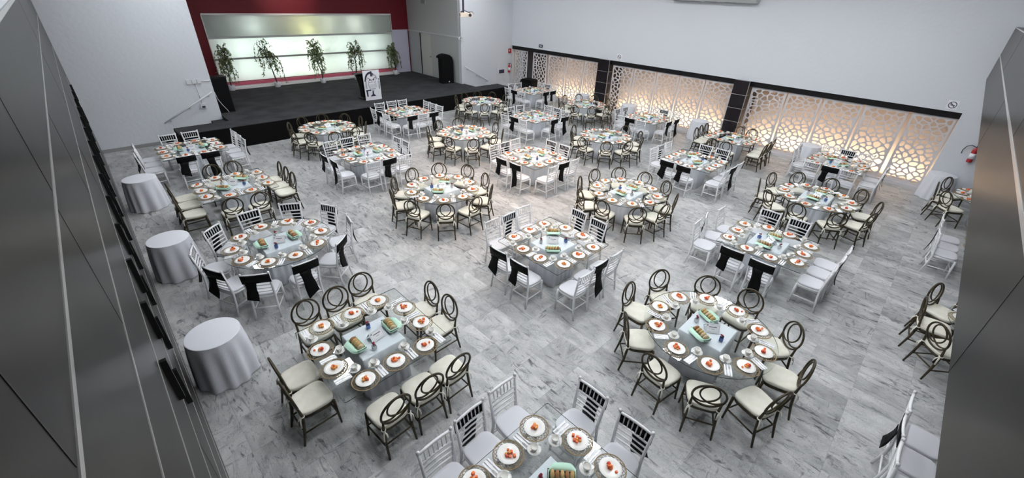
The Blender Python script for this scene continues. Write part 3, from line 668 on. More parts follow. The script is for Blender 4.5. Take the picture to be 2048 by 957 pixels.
def vase(mg):
    P = []
    mb = MB(); mb.quad_grid([rect(0.026, 0.026, 0), rect(0.027, 0.027, 0.055), rect(0.023, 0.023, 0.055), rect(0.022, 0.022, 0.01)], True, 0, False, True, True); P.append(('vase_glass', mb.mesh('vase_glass', mg)))
    mb = MB()
    for (x, y, z) in ((-0.01, 0.004, 0.085), (0.013, -0.006, 0.092), (0.0, 0.012, 0.10)): mb.tube([(x * 0.3, y * 0.3, 0.012), (x, y, z)], 0.002, 4)
    P.append(('flower_stem', mb.mesh('flower_stem', M_STEM)))
    mb = MB(); rnd = random.Random(5)
    for (x, y, z) in ((-0.01, 0.004, 0.088), (0.013, -0.006, 0.095), (0.0, 0.012, 0.104)):
        for k_ in range(6):
            a = k_ * PI / 3; M = Matrix.Rotation(a, 3, 'Z') @ Matrix.Rotation(0.7, 3, 'Y')
            mb.ball((x + 0.008 * math.cos(a), y + 0.008 * math.sin(a), z), 0.0105, 6, 4, (1, 0.7, 0.45), M)
        mb.ball((x, y, z + 0.004), 0.008, 6, 4)
    P.append(('red_flowers', mb.mesh('red_flowers', M_PETAL)))
    return P
VASES = [vase(M_BLUEG), vase(M_WHITEG)]

# ------------------------------------------------------------------ the tables of the hall
# kind s/r = square or round glass, w/b = white spindle chairs or bronze looped chairs
TABLES = [
 ('sw', (1.89, 1.20), (0, 4), [('N', 0.46, 1.22), ('N', -0.05, 1.2), ('N', -0.53, 1.16), ('E', 0.45, 1.2), ('E', -0.14, 1.18)], 'wsw', 'F'),
 ('sb', (1.70, 4.31), (0, 3), [('N', -0.46, 1.17), ('N', -0.01, 1.18), ('N', 0.42, 1.27), ('E', 0.29, 1.17), ('E', -0.16, 1.18), ('S', 0.52, 1.2), ('S', 0.1, 1.22), ('S', -0.34, 1.22), ('W', -0.17, 1.21), ('W', 0.24, 1.18)], '', ''),
 ('rb', (5.33, 1.20), (1, 4), [(93, 1.30), (61, 1.30), (23, 1.19), (-7, 1.25), (-46, 1.27), (-80, 1.28), (-117, 1.31), (-156, 1.26), (172, 1.25), (132, 1.21)], '', ''),
 ('sw', (5.46, 4.32), (1, 3), [('N', -0.47, 1.24), ('N', -0.04, 1.22), ('N', 0.44, 1.26), ('E', 0.33, 1.21), ('E', -0.21, 1.17), ('S', 0.38, 1.17), ('S', -0.1, 1.16), ('S', -0.54, 1.2), ('W', -0.22, 1.16), ('W', 0.32, 1.15)], '', 'F'),
 ('rw', (1.62, 7.74), (0, 2), [(129, 1.27), (96, 1.26), (62, 1.28), (26, 1.31), (-14, 1.28), (-52, 1.24), (-91, 1.27), (-122, 1.31), (-152, 1.26), (165, 1.28)], '', 'all'),
 ('sw', (8.78, 1.46), (2, 4), [('N', -0.55, 1.25), ('N', -0.17, 1.26), ('N', 0.47, 1.18), ('E', 0.37, 1.21), ('E', -0.22, 1.2), ('S', 0.49, 1.23), ('S', 0.08, 1.22), ('S', -0.33, 1.19), ('W', -0.23, 1.2), ('W', 0.31, 1.16)], '', 'F'),
 ('rb', (5.36, 7.82), (1, 2), [(95, 1.2), (58, 1.26), (22, 1.28), (-13, 1.2), (-49, 1.22), (-87, 1.22), (-122, 1.24), (-158, 1.23), (163, 1.22), (128, 1.22)], '', ''),
 ('rb', (8.69, 4.75), (2, 3), [(75, 1.22), (41, 1.25), (8, 1.2), (-25, 1.2), (-65, 1.2), (-101, 1.2), (-134, 1.22), (-175, 1.2), (153, 1.25), (111, 1.2)], '', ''),
 ('rb', (12.2, 1.42), (3, 4), [(69, 1.29), (33, 1.31), (-2, 1.31), (-37, 1.31), (-69, 1.31), (-111, 1.31), (-147, 1.26), (174, 1.27), (138, 1.28), (104, 1.31)], '', ''),
 ('sb', (1.73, 11.06), (0, 1), [('N', -0.16, 1.24), ('N', 0.29, 1.21), ('E', 0.44, 1.19), ('E', -0.03, 1.19), ('E', -0.49, 1.18), ('S', 0.22, 1.22), ('S', -0.31, 1.17), ('W', -0.45, 1.19), ('W', 0.07, 1.18), ('W', 0.52, 1.16)], '', ''),
 ('sw', (1.57, 14.55), (0, 0), [('N', -0.33, 1.17), ('N', 0.22, 1.17), ('E', 0.52, 1.21), ('E', 0.02, 1.23), ('E', -0.47, 1.22), ('S', 0.24, 1.16), ('S', -0.3, 1.16), ('W', -0.44, 1.24), ('W', 0.05, 1.19), ('W', 0.52, 1.17)], '', 'K'),
 ('sw', (5.17, 11.17), (1, 1), [('N', -0.58, 1.17), ('N', -0.05, 1.2), ('N', 0.52, 1.22), ('E', 0.32, 1.16), ('E', -0.14, 1.18), ('S', 0.52, 1.2), ('S', 0.05, 1.17), ('S', -0.42, 1.16), ('W', -0.43, 1.16), ('W', 0.13, 1.18)], '', 'F'),
 ('rb', (5.38, 14.38), (1, 0), [(106, 1.26), (75, 1.23), (36, 1.2), (3, 1.24), (-33, 1.25), (-68, 1.2), (-102, 1.24), (-136, 1.21), (-167, 1.22), (145, 1.2)], '', ''),
 ('rb', (8.68, 11.12), (2, 1), [(98, 1.3), (63, 1.25), (26, 1.2), (-6, 1.3), (-44, 1.3), (-82, 1.28), (-116, 1.29), (-153, 1.2), (170, 1.3), (136, 1.26)], '', ''),
 ('sw', (8.75, 7.95), (2, 2), [('N', -0.53, 1.17), ('N', -0.09, 1.17), ('N', 0.39, 1.2), ('E', 0.34, 1.16), ('E', -0.19, 1.16), ('S', 0.42, 1.19), ('S', -0.03, 1.17), ('S', -0.49, 1.18), ('W', -0.39, 1.16), ('W', 0.15, 1.17)], '', 'F'),
 ('sw', (12.36, 4.68), (3, 3), [('N', -0.42, 1.17), ('N', 0.05, 1.17), ('N', 0.53, 1.17), ('E', 0.21, 1.21), ('E', -0.32, 1.21), ('S', 0.35, 1.17), ('S', -0.14, 1.17), ('S', -0.6, 1.17), ('W', -0.2, 1.2), ('W', 0.31, 1.18)], '', 'F'),
 ('rb', (12.26, 7.85), (3, 2), [(101, 1.24), (66, 1.26), (33, 1.21), (-2, 1.2), (-37, 1.26), (-70, 1.25), (-107, 1.2), (-142, 1.2), (177, 1.25), (139, 1.21)], '', ''),
 ('sw', (8.64, 14.66), (2, 0), [('N', -0.52, 1.2), ('N', 0.03, 1.23), ('N', 0.51, 1.2), ('E', 0.42, 1.17), ('E', -0.06, 1.17), ('E', -0.53, 1.17), ('S', 0.39, 1.22), ('S', -0.06, 1.21), ('S', -0.5, 1.18), ('W', -0.48, 1.17), ('W', 0.03, 1.17), ('W', 0.5, 1.17)], '', 'R'),
 ('rb', (12.25, 14.4), (3, 0), [(93, 1.21), (61, 1.3), (31, 1.24), (-8, 1.2), (-53, 1.22), (-90, 1.22), (-127, 1.26), (-161, 1.2), (163, 1.2), (127, 1.2)], '', ''),
 ('sw', (12.19, 11.16), (3, 1), [('N', -0.2, 1.17), ('N', 0.33, 1.17), ('E', 0.42, 1.25), ('E', -0.08, 1.24), ('E', -0.57, 1.17), ('S', 0.42, 1.17), ('S', -0.17, 1.17), ('W', -0.51, 1.2), ('W', -0.05, 1.18), ('W', 0.4, 1.25)], '', 'T'),
 ('sw', (15.78, 14.72), (4, 0), [('N', -0.3, 1.22), ('N', 0.19, 1.18), ('E', 0.58, 1.25), ('E', 0.11, 1.26), ('E', -0.38, 1.2), ('S', 0.2, 1.18), ('S', -0.27, 1.16), ('W', -0.5, 1.26), ('W', 0.0, 1.26), ('W', 0.53, 1.2)], '', 'T'),
 ('rb', (15.68, 11.3), (4, 1), [(93, 1.24), (54, 1.29), (22, 1.27), (-19, 1.2), (-57, 1.2), (-95, 1.2), (-132, 1.2), (-167, 1.22), (157, 1.22), (125, 1.24)], '', ''),
 ('sw', (15.76, 8.29), (4, 2), [('N', -0.36, 1.18), ('N', 0.21, 1.18), ('E', 0.44, 1.2), ('E', -0.09, 1.22), ('E', -0.58, 1.19), ('S', 0.19, 1.18), ('S', -0.42, 1.17), ('W', -0.42, 1.21), ('W', 0.06, 1.21), ('W', 0.55, 1.17)], '', 'T'),
 ('sb', (15.76, 4.86), (4, 3), [('N', -0.36, 1.2), ('N', 0.11, 1.23), ('N', 0.57, 1.23), ('E', 0.21, 1.2), ('E', -0.24, 1.23), ('S', 0.5, 1.2), ('S', 0.02, 1.2), ('S', -0.45, 1.22), ('W', -0.24, 1.22), ('W', 0.22, 1.23)], '', ''),
 ('sw', (15.75, 1.67), (4, 4), [('N', -0.14, 1.17), ('N', 0.43, 1.19), ('E', 0.47, 1.17), ('E', -0.03, 1.17), ('E', -0.52, 1.17), ('S', 0.08, 1.19), ('S', -0.5, 1.19), ('W', -0.47, 1.17), ('W', -0.02, 1.17), ('W', 0.45, 1.17)], '', 'T'),
 ('sw', (5.26, -2.22), (0, 5), [('N', 0.44, 1.18), ('N', -0.02, 1.2), ('N', -0.45, 1.19)], '', 'F'),
 ('rb', (8.62, -2.18), (1, 5), [(62, 1.26), (95, 1.22), (28, 1.28), (129, 1.26)], '', ''),
 ('sw', (12.25, -2.12), (2, 5), [('N', 0.47, 1.2), ('N', 0.0, 1.2), ('N', -0.47, 1.2)], '', 'F'),
 ('rb', (15.66, -1.90), (3, 5), [(56, 1.28), (94, 1.24), (128, 1.27)], '', ''),
]
COLW = ('first table from left', 'second table from left', 'third table from left', 'fourth table from left', 'fifth table from left')
ROWW = ('row beside stage', 'second row from stage', 'third row from stage', 'fourth row from stage', 'fifth row from stage')
EDGEW = ('lowest table at right photo edge', 'second lowest table at right photo edge', 'second highest table at right photo edge', 'highest table at right photo edge')
CLOCK = ['twelve', 'one', 'two', 'three', 'four', 'five', 'six', 'seven', 'eight', 'nine', 'ten', 'eleven']
DIRV = {'N': (0, 1), 'S': (0, -1), 'E': (1, 0), 'W': (-1, 0)}
SIDEW = {'N': 'stage side', 'S': 'balcony side', 'E': 'screen side', 'W': 'wall side'}
PATS = {'F': {'N': '101', 'S': '101', 'E': '00', 'W': '00'}, 'T': {'N': '00', 'S': '00', 'E': '101', 'W': '101'}, 'R': {'N': '010', 'S': '010', 'E': '101', 'W': '101'}, 'K': {'N': '00', 'S': '00', 'E': '011', 'W': '000'}}
rj = random.Random(3)
chair_count = 0
for ti, (kind, (tx, ty), (ci, ri), seats, _u, pat) in enumerate(TABLES):
    shape, style = kind[0], kind[1]
    T = EDGEW[ci] if ri == 5 else COLW[ci] + ', ' + ROWW[ri]
    where = Vector((tx, ty))
    dist = where.length
    near = dist < 11.5
    tri('dining_table', [('glass_top', GT[shape]), ('draped_pedestal', PED)], '%s glass dining table on draped pedestal, %s' % ('square' if shape == 's' else 'round', T), 'table', (tx, ty, 0), 0, 'glass dining tables')
    # ---- seats
    info = []
    if shape == 's':
        for sd in 'NSEW':
            L_ = sorted([s_ for s_ in seats if s_[0] == sd], key=lambda s_: s_[1])     # by x or y
            n = len(L_)
            us = [s_[1] for s_ in L_]
            for _ in range(20):
                for a_ in range(n - 1):
                    g_ = us[a_ + 1] - us[a_]
                    if g_ < 0.455: us[a_] -= (0.456 - g_) / 2; us[a_ + 1] += (0.456 - g_) / 2
            L_ = [(s_[0], us[a_], s_[2]) for a_, s_ in enumerate(L_)]
            for k_, (q, u, dd) in enumerate(L_):
                nx_, ny_ = DIRV[sd]
                if sd in 'NS': word = ('left', 'middle', 'right')[k_] if n == 3 else ('left', 'right')[k_]
                else: word = ('near', 'middle', 'far')[k_] if n == 3 else ('near', 'far')[k_]
                lat = ((-0.44, -0.01, 0.42)[k_] if pat != 'R' else (-0.37, 0.0, 0.37)[k_]) if n == 3 else (-0.21, 0.21)[k_]
                rad_ = 0.64 if pat == 'R' else 0.625
                cupo = (0.20, 0.16) if n == 3 else (0.17, 0.17)
                if pat == 'R': cupo = ((0.14 * (lat > 0) - 0.14 * (lat < 0)) * (1 if sd == 'N' else -1), 0.22 if lat else 0.245) if sd in 'NS' else (0.0, 0.24)
                white_plain = False
                if pat in PATS: white_plain = PATS[pat][sd][k_ if k_ < len(PATS[pat][sd]) else 0] == '1'
                tw = rj.gauss(0, 0.03)
                if ti == 5 and sd == 'N' and k_ == 1: tw = 0.30
                info.append((SIDEW[sd] + ' ' + word, (nx_ * dd + (u if sd in 'NS' else 0), ny_ * dd + (u if sd in 'EW' else 0)), math.atan2(ny_, nx_), tw, (nx_ * rad_ + (lat if sd in 'NS' else 0), ny_ * rad_ + (lat if sd in 'EW' else 0)), white_plain, cupo))
    else:
        used = set()
        away = math.atan2(ty, tx)
        full = len(seats) == 10
        if full:
            sx_ = sum(math.cos(math.radians(10 * 0 + a) * 10) for a, _ in seats); sy_ = sum(math.sin(math.radians(a) * 10) for a, _ in seats)
            phi = math.degrees(math.atan2(sy_, sx_)) / 10
        an = [a for a, _ in seats]
        if full:
            for _ in range(30):
                for q_ in range(10):
                    o_ = (q_ + 1) % 10; g_ = (an[q_] - an[o_]) % 360
                    if g_ < 29: an[q_] += (29.2 - g_) / 2; an[o_] -= (29.2 - g_) / 2
        for a, dd in [(an[q_], s_[1]) for q_, s_ in enumerate(seats)]:
            a_fit = phi + 36 * round((a - phi) / 36) if full else a
            a_ch = math.radians(0.65 * a + 0.35 * a_fit); a_pl = math.radians(0.25 * a + 0.75 * a_fit)
            h = int(round((away - a_ch) / (PI / 6))) % 12
            for dh in (0, 1, -1, 2, -2):
                if (h + dh) % 12 not in used: h = (h + dh) % 12; break
            used.add(h)
            info.append((CLOCK[h] + " o'clock", (dd * math.cos(a_ch), dd * math.sin(a_ch)), a_ch, rj.gauss(0, 0.04), (0.74 * math.cos(a_pl), 0.74 * math.sin(a_pl)), False, (0.19, 0.18)))
    for si, (seatw, (ox, oy), ang, tw, (px, py), plain, cupo) in enumerate(info):
        # the top of the chair back stands at (ox, oy); the chair's own origin is 0.25 m nearer the table
        rz = ang - PI / 2 + tw
        cxp, cyp = tx + ox - 0.25 * math.cos(ang + tw), ty + oy - 0.25 * math.sin(ang + tw)
        parts = list(WC) if style == 'w' else PC
        if style == 'w':
            if plain: lab = 'plain white chair, %s of %s' % (seatw, T)
            else:
                parts = parts + [('sash', SASH[(ti + si) % 3])]; lab = 'black sashed white chair, %s of %s' % (seatw, T)
            tri('spindle_chair', parts, lab, 'chair', (cxp, cyp, 0), rz, 'white spindle chairs')
        else:
            tri('loop_back_chair', parts, 'bronze looped chair, %s of %s' % (seatw, T), 'chair', (cxp, cyp, 0), rz, 'bronze looped chairs')
        chair_count += 1
        # ---- place setting; local y points away from the table centre, the sitter's right is local -x
        pa = ang
        ca, sa = math.cos(pa), math.sin(pa)
        def at(right, fwd):                             # from the plate: to the sitter's right, towards the table centre
            return (tx + px - ca * fwd - sa * right, ty + py - sa * fwd + ca * right)
        # sitter faces (-ca, -sa); the right hand is the facing direction turned clockwise: (-sa, ca)
        rz0 = pa - PI / 2
        jx, jy = rj.gauss(0, 0.008), rj.gauss(0, 0.008)
        z = TZ1
        bx, by = tx + px + jx, ty + py + jy
        c_ = tag(link('charger_plate', ME_CHARGER, None, (bx, by, z), rj.uniform(0, 6)), 'woven gold charger, %s of %s' % (seatw, T), 'charger plate', 'woven chargers')
        tag(link('dinner_plate', ME_PLATE, None, (bx, by, z + 0.0085), 0), 'white china plate, %s of %s' % (seatw, T), 'plate', 'white china plates')
        v_ = rj.randrange(4); fr = rj.uniform(0, 6)
        flab = 'chopped fruit serving, %s of %s' % (seatw, T)
        if near and ti < 9: tri('fruit_salad', FRUIT_PARTS[v_], flab, 'fruit', (bx, by, z + 0.003), fr, 'fruit servings')
        else: tag(link('fruit_salad', FRUIT_ONE[v_], None, (bx, by, z + 0.003), fr), flab, 'fruit', 'fruit servings')
        nx2, ny2 = at(0.216, 0.0)
        ntw = rj.gauss(0, 0.04)
        tag(link('paper_napkin', ME_NAP, None, (nx2, ny2, z), rz0 + ntw), 'white paper napkin, %s of %s' % (seatw, T), 'napkin', 'paper napkins')
        if near:
            for dx_, nm, me in ((-0.019, 'fork', ME_FORK), (0.021, 'knife', ME_KNIFE)):
                e_ = rz0 + ntw
                tag(link(nm, me, None, (nx2 + dx_ * math.cos(e_), ny2 + dx_ * math.sin(e_), z + 0.006), e_ + PI), 'steel %s on napkin, %s of %s' % (nm, seatw, T), 'cutlery', 'steel %ss on napkins' % nm)
        cx2, cy2 = at(*cupo)
        tag(link('saucer', ME_SAUCER, None, (cx2, cy2, z), 0), 'white saucer, %s of %s' % (seatw, T), 'saucer', 'white saucers')
        tri('coffee_cup', [('cup_bowl', ME_CUP), ('cup_handle', ME_HANDLE)], 'white coffee cup, %s of %s' % (seatw, T), 'cup', (cx2, cy2, z + 0.008), rz0 + rj.uniform(2.2, 3.4), 'white coffee cups')
        if near:
            st_ = rz0 + 0.7 + rj.gauss(0, 0.2)
            tag(link('teaspoon', ME_TSPOON, None, (cx2 + 0.052 * math.cos(st_), cy2 + 0.052 * math.sin(st_), z + 0.0185), st_), 'teaspoon on saucer, %s of %s' % (seatw, T), 'cutlery', 'teaspoons on saucers')
    if ri == 5: continue
    # ---- middle of the table
    z = TZ1
    diag = ti % 3 == 0 and ti > 0
    lay = {3: ((-0.25, -0.2, -0.78), (0.27, 0.24, -0.78)), 2: ((-0.24, 0.02, 1.1), (0.22, 0.12, 1.1)), 0: ((-0.26, 0.02, 1.6), (0.20, 0.07, 2.3)), 1: ((-0.255, -0.05, 1.62), (0.255, -0.0, 1.52))}.get(ti, ((-0.26, -0.04 + 0.03 * (ti % 3), 1.5), (0.26, -0.02, 1.6)) if not diag else ((-0.24, -0.18, -0.78), (0.25, 0.22, -0.78)))
    if pat == 'R': lay = ((-0.19, 0.02, 1.5), (0.19, 0.04, 1.6))
    for bi, (dx_, dy_, rz) in enumerate(lay):
        bw = ('left', 'right')[bi]
        tri('bread_basket', [('basket_body', ME_BASK), ('mint_napkin_lining', ME_MINT)], '%s black bread basket with mint napkin, %s' % (bw, T), 'bread basket', (tx + dx_, ty + dy_, z), rz + (PI if bi else 0), 'bread baskets')
        spots = sorted([-0.098 + 0.049 * q_ for q_ in range(5)], key=lambda u: (tx + dx_ + u * math.cos(rz)) ** 2 + (ty + dy_ + u * math.sin(rz)) ** 2)
        for k_, u in enumerate(spots):
            tag(link('bread_roll', ME_ROLL[rj.choice((0, 1, 1, 2))], None, (tx + dx_ + u * math.cos(rz), ty + dy_ + u * math.sin(rz), z + 0.064 + rj.uniform(0, 0.006)), 0, (rj.gauss(0, 0.06), rj.gauss(0, 0.04), rz + rj.gauss(0, 0.04))), '%s roll from near end of %s basket, %s' % (ORD[k_], bw, T), 'bread roll', 'bread rolls in baskets')
    view = math.atan2(ty, tx) - PI / 2
    tri('table_card', [('folded_card', ME_CARD), ('printed_lines', ME_INK)], 'white folded table card with dark print, %s' % T, 'table card', (tx + (0.0 if pat == 'R' else 0.02), ty - 0.20 if pat == 'R' else ty - 0.03 if not diag else ty + 0.03, z), 0.0 if pat == 'R' else view + (0.5 if ti in (1,) else rj.gauss(0, 0.35)), 'table cards')
    for k_, (dx_, dy_) in enumerate(((-0.10, -0.22), (0.03, 0.2)) if not diag and pat != 'R' else ((0.0, 0.22), (0.03, -0.06)) if pat == 'R' else ((-0.18, 0.16), (0.2, -0.14))):
        tri('flower_vase', VASES[(ti + k_) % 2], 'small %s vase of red flowers, %s' % (('front', 'back')[k_] + (' blue' if (ti + k_) % 2 == 0 else ' white'), T), 'vase', (tx + dx_, ty + dy_, z), rj.uniform(0, 3), 'small flower vases')
print('chairs', chair_count)

# ------------------------------------------------------------------ cloth covered side tables
def cloth_table(seed):
    rnd = random.Random(seed); R0 = 0.325; n = 88; ph = [rnd.uniform(0, 6) for _ in range(4)]
    rows = []
    for z, am, ex in ((0.0, 1.0, 0.052), (0.03, 1.0, 0.051), (0.25, 0.85, 0.040), (0.48, 0.6, 0.026), (0.64, 0.3, 0.012), (0.735, 0.06, 0.002), (0.748, 0, 0)):
        rows.append([((R0 + ex + am * 0.020 * (math.sin(11 * a + ph[0] + 0.8 * math.sin(3 * a + ph[2])) + 0.5 * math.sin(7 * a + ph[1]))) * math.cos(a), (R0 + ex + am * 0.020 * (math.sin(11 * a + ph[0] + 0.8 * math.sin(3 * a + ph[2])) + 0.5 * math.sin(7 * a + ph[1]))) * math.sin(a), z) for a in [2 * PI * j / n for j in range(n)]])
    mb = MB(); mb.quad_grid(rows, True, 0, True, True, False); sk = mb.mesh('cloth_skirt', M_CLOTH)
    mb = MB(); mb.lathe([(R0 + 0.001, 0.742), (R0 - 0.001, 0.751), (R0 - 0.012, 0.754), (0.0, 0.755)], n); tp = mb.mesh('cloth_top', M_CLOTH)
    return [('cloth_skirt', sk), ('cloth_top', tp)]
CT = [cloth_table(1), cloth_table(2), cloth_table(3)]
for i, (x, y, lab) in enumerate(((0.14, 5.81, 'nearest white cloth covered round table along dark left wall'), (0.17, 9.11, 'middle white cloth covered round table along dark left wall'), (0.20, 12.82, 'white cloth covered round table at left wall, nearest stage'),
        (17.22, 2.75, 'white cloth covered round table before lattice beside fifth table of front row'), (17.22, -0.72, 'white cloth covered round table beside white wall and extinguisher at right'), (17.2, 6.70, 'white cloth covered round table before the middle lattice bay'),
        (17.2, 12.66, 'white cloth covered round table before lattice near first black pier'), (17.2, 10.02, 'white cloth covered round table before middle lattice bay, nearer stage'))):
    tri('cloth_covered_table', CT[i % 3], lab, 'side table', (x, y, 0), i * 1.3, 'cloth covered side tables')

# ------------------------------------------------------------------ stage furniture
def one(name, parts, label, cat, loc=(0, 0, 0), rz=0.0, group=None): return tri(name, parts, label, cat, loc, rz, group)
# tall black speaker with a cable, left of the stage
mb = MB(); mb.box(-0.30, -0.22, 0.0, 0.30, 0.22, 1.24); cab = mb.mesh('cabinet', M_BLACKM)
mb = MB(); mb.box(-0.27, -0.232, 0.05, 0.27, -0.22, 1.19); gr_ = mb.mesh('grille', M_SASH)
mb = MB(); mb.tube([(-0.18, -0.235, 0.75), (-0.14, -0.24, 0.5), (-0.05, -0.242, 0.28), (0.05, -0.25, 0.1), (0.08, -0.27, 0.012)], 0.008, 5); cb_ = mb.mesh('cable', M_SIGNW)
one('loudspeaker', [('cabinet', cab), ('grille', gr_), ('cable', cb_)], 'tall black loudspeaker at left front corner of the stage', 'loudspeaker', (3.40, 18.72, ZS), 0.0)
# black covered cabinet at the right of the stage
mb = MB(); prof = [(-0.34, 0.0), (0.30, 0.0), (0.30, 1.08), (0.24, 1.26), (0.10, 1.38), (-0.10, 1.42), (-0.30, 1.38), (-0.44, 1.30), (-0.44, 1.22), (-0.34, 1.20)]
mb.poly(prof, -0.22, 0.22); mb.xform(Matrix.Rotation(PI / 2, 4, 'X'))
cv = mb.mesh('black_cover', M_SASH)
mb = MB(); mb.box(0.0, -0.224, 0.06, 0.06, -0.22, 0.12); lb_ = mb.mesh('maker_label', M_SIGNW)
one('covered_cabinet', [('black_cover', cv), ('maker_label', lb_)], 'black covered cabinet with arched top at right of the stage', 'cabinet', (13.66, 18.92, ZS), -0.15)
# black covered box near the first lattice bay
mb = MB(); mb.poly([(-0.42, 0), (0.42, 0), (0.42, 0.86), (0.30, 0.97), (-0.30, 0.97), (-0.42, 0.86)], -0.25, 0.25); mb.xform(Matrix.Rotation(PI / 2, 4, 'X'))
cv2 = mb.mesh('black_cover', M_SASH)
mb = MB(); mb.box(-0.38, -0.255, 0.05, 0.38, -0.25, 0.80); fp_ = mb.mesh('front_panel', M_BLACKM)
one('covered_box', [('black_cover', cv2), ('front_panel', fp_)], 'black covered box on floor before the lattice nearest the stage', 'covered box', (17.12, 16.25, 0), -PI / 2)
# lectern
mb = MB()
rows = []
for z, y0, y1, hx in ((0.0, -0.20, 0.20, 0.30), (0.05, -0.20, 0.20, 0.30), (0.07, -0.10, 0.14, 0.22), (0.35, -0.08, 0.15, 0.21), (0.65, -0.12, 0.20, 0.23), (0.88, -0.20, 0.27, 0.26), (0.95, -0.22, 0.30, 0.28)):
    rows.append([(hx, y0, z), (hx, y1, z), (-hx, y1, z), (-hx, y0, z)])
mb.quad_grid(rows, True, 0, False, True, True); lb1 = mb.mesh('lectern_body', M_BLACKM)
mb = MB(); mb.box(-0.32, -0.26, 0.94, 0.32, 0.33, 0.98, 0, Matrix.Translation((0, 0, 0.06)) @ Matrix.Rotation(-0.12, 4, 'X')); lb2 = mb.mesh('sloped_top', M_BLACKM)
mb = MB(); mb.box(-0.285, 0.26, 0.80, 0.10, 0.30, 0.84); lb3 = mb.mesh('shelf', M_SKIRT)
one('lectern', [('lectern_body', lb1), ('sloped_top', lb2), ('shelf', lb3)], 'black curved lectern on the stage behind the owl poster', 'lectern', (8.62, 17.86, ZS), 0.05)
# owl poster
PW, PH = 0.73, 1.20
def P2(u, v): return ((u - 0.5) * PW, (1 - v) * PH)
def flat(name, shapes, m_, t=0.004):
    mb = MB()
    for pts in shapes:
        n0 = len(mb.v); q = [P2(u, v) for u, v in pts]
        ar = sum(q[i][0] * q[(i + 1) % len(q)][1] - q[(i + 1) % len(q)][0] * q[i][1] for i in range(len(q)))
        if ar < 0: q.reverse()
        b = len(mb.v); n = len(q)
        mb.v += [(x, -0.012 - t, z) for x, z in q] + [(x, -0.011, z) for x, z in q]
        mb.f.append(tuple(b + i for i in range(n))); mb.m.append(0); mb.sm.append(False)
        for i in range(n): mb.f.append((b + i, b + n + i, b + n + (i + 1) % n, b + (i + 1) % n)); mb.m.append(0); mb.sm.append(False)
    return (name, mb.mesh(name, m_))
def band(c, r0, r1, a0, a1, k=10, ey=1.0):
    L = [(c[0] + r1 * math.cos(math.radians(a0 + (a1 - a0) * i / k)), c[1] - ey * r1 * math.sin(math.radians(a0 + (a1 - a0) * i / k))) for i in range(k + 1)]
    return L + [(c[0] + r0 * math.cos(math.radians(a1 + (a0 - a1) * i / k)), c[1] - ey * r0 * math.sin(math.radians(a1 + (a0 - a1) * i / k))) for i in range(k + 1)]
def stroke(p, q, w_):
    dx, dy = q[0] - p[0], q[1] - p[1]; L = math.hypot(dx, dy); nx_, ny_ = -dy / L * w_ / 2, dx / L * w_ / 2
    return [(p[0] + nx_, p[1] + ny_), (q[0] + nx_, q[1] + ny_), (q[0] - nx_, q[1] - ny_), (p[0] - nx_, p[1] - ny_)]
mb = MB(); mb.box(-PW / 2, -0.011, 0, PW / 2, 0.011, PH); bd = ('poster_board', mb.mesh('poster_board', M_SIGNW))
arch = flat('black_arch', [band((0.47, 0.31), 0.30, 0.40, 180, 92, 10, 0.68), [(0.44, 0.03), (0.54, 0.03), (0.54, 0.2), (0.44, 0.2)], stroke((0.09, 0.30), (0.09, 0.36), 0.07), stroke((0.10, 0.37), (0.10, 0.60), 0.022), stroke((0.15, 0.34), (0.15, 0.60), 0.015),
      [(0.07, 0.64), (0.38, 0.64), (0.38, 0.68), (0.07, 0.68)], [(0.08, 0.66), (0.18, 0.66), (0.18, 0.87), (0.10, 0.87)], stroke((0.93, 0.36), (0.93, 0.64), 0.04), [(0.90, 0.29), (0.95, 0.29), (0.95, 0.33), (0.90, 0.33)]], M_INK)
arch2 = flat('grey_arch', [band((0.50, 0.33), 0.28, 0.36, 82, 5, 10, 0.68), stroke((0.57, 0.08), (0.57, 0.20), 0.08), stroke((0.86, 0.36), (0.86, 0.60), 0.03)], M_SIGNG)
owl = flat('printed_owl', [stroke((0.24, 0.23), (0.49, 0.335), 0.018), stroke((0.49, 0.335), (0.76, 0.225), 0.018), band((0.38, 0.315), 0.0, 0.035, 0, 350), band((0.62, 0.315), 0.0, 0.035, 0, 350), stroke((0.46, 0.36), (0.49, 0.41), 0.014), stroke((0.53, 0.36), (0.49, 0.41), 0.014),
      stroke((0.26, 0.25), (0.30, 0.42), 0.012), stroke((0.74, 0.24), (0.69, 0.42), 0.012), stroke((0.27, 0.42), (0.29, 0.58), 0.016), stroke((0.73, 0.42), (0.72, 0.58), 0.016), stroke((0.34, 0.45), (0.36, 0.60), 0.010), stroke((0.66, 0.45), (0.64, 0.60), 0.010), stroke((0.31, 0.62), (0.68, 0.62), 0.014),
      stroke((0.40, 0.48), (0.60, 0.48), 0.006), stroke((0.40, 0.52), (0.60, 0.52), 0.006), stroke((0.40, 0.56), (0.60, 0.56), 0.006), stroke((0.28, 0.39), (0.41, 0.40), 0.010), stroke((0.59, 0.40), (0.72, 0.39), 0.010)], M_INK)
ped_ = flat('printed_stand', [[(0.44, 0.70), (0.55, 0.70), (0.54, 0.74), (0.55, 0.80), (0.66, 0.87), (0.30, 0.87), (0.44, 0.80), (0.46, 0.74)], stroke((0.42, 0.665), (0.58, 0.665), 0.014)], M_INK)
one('poster_board', [bd, arch, arch2, owl, ped_], 'white poster board with black owl drawing, leaning before the lectern', 'poster', (8.71, 17.43, ZS), 0.0)

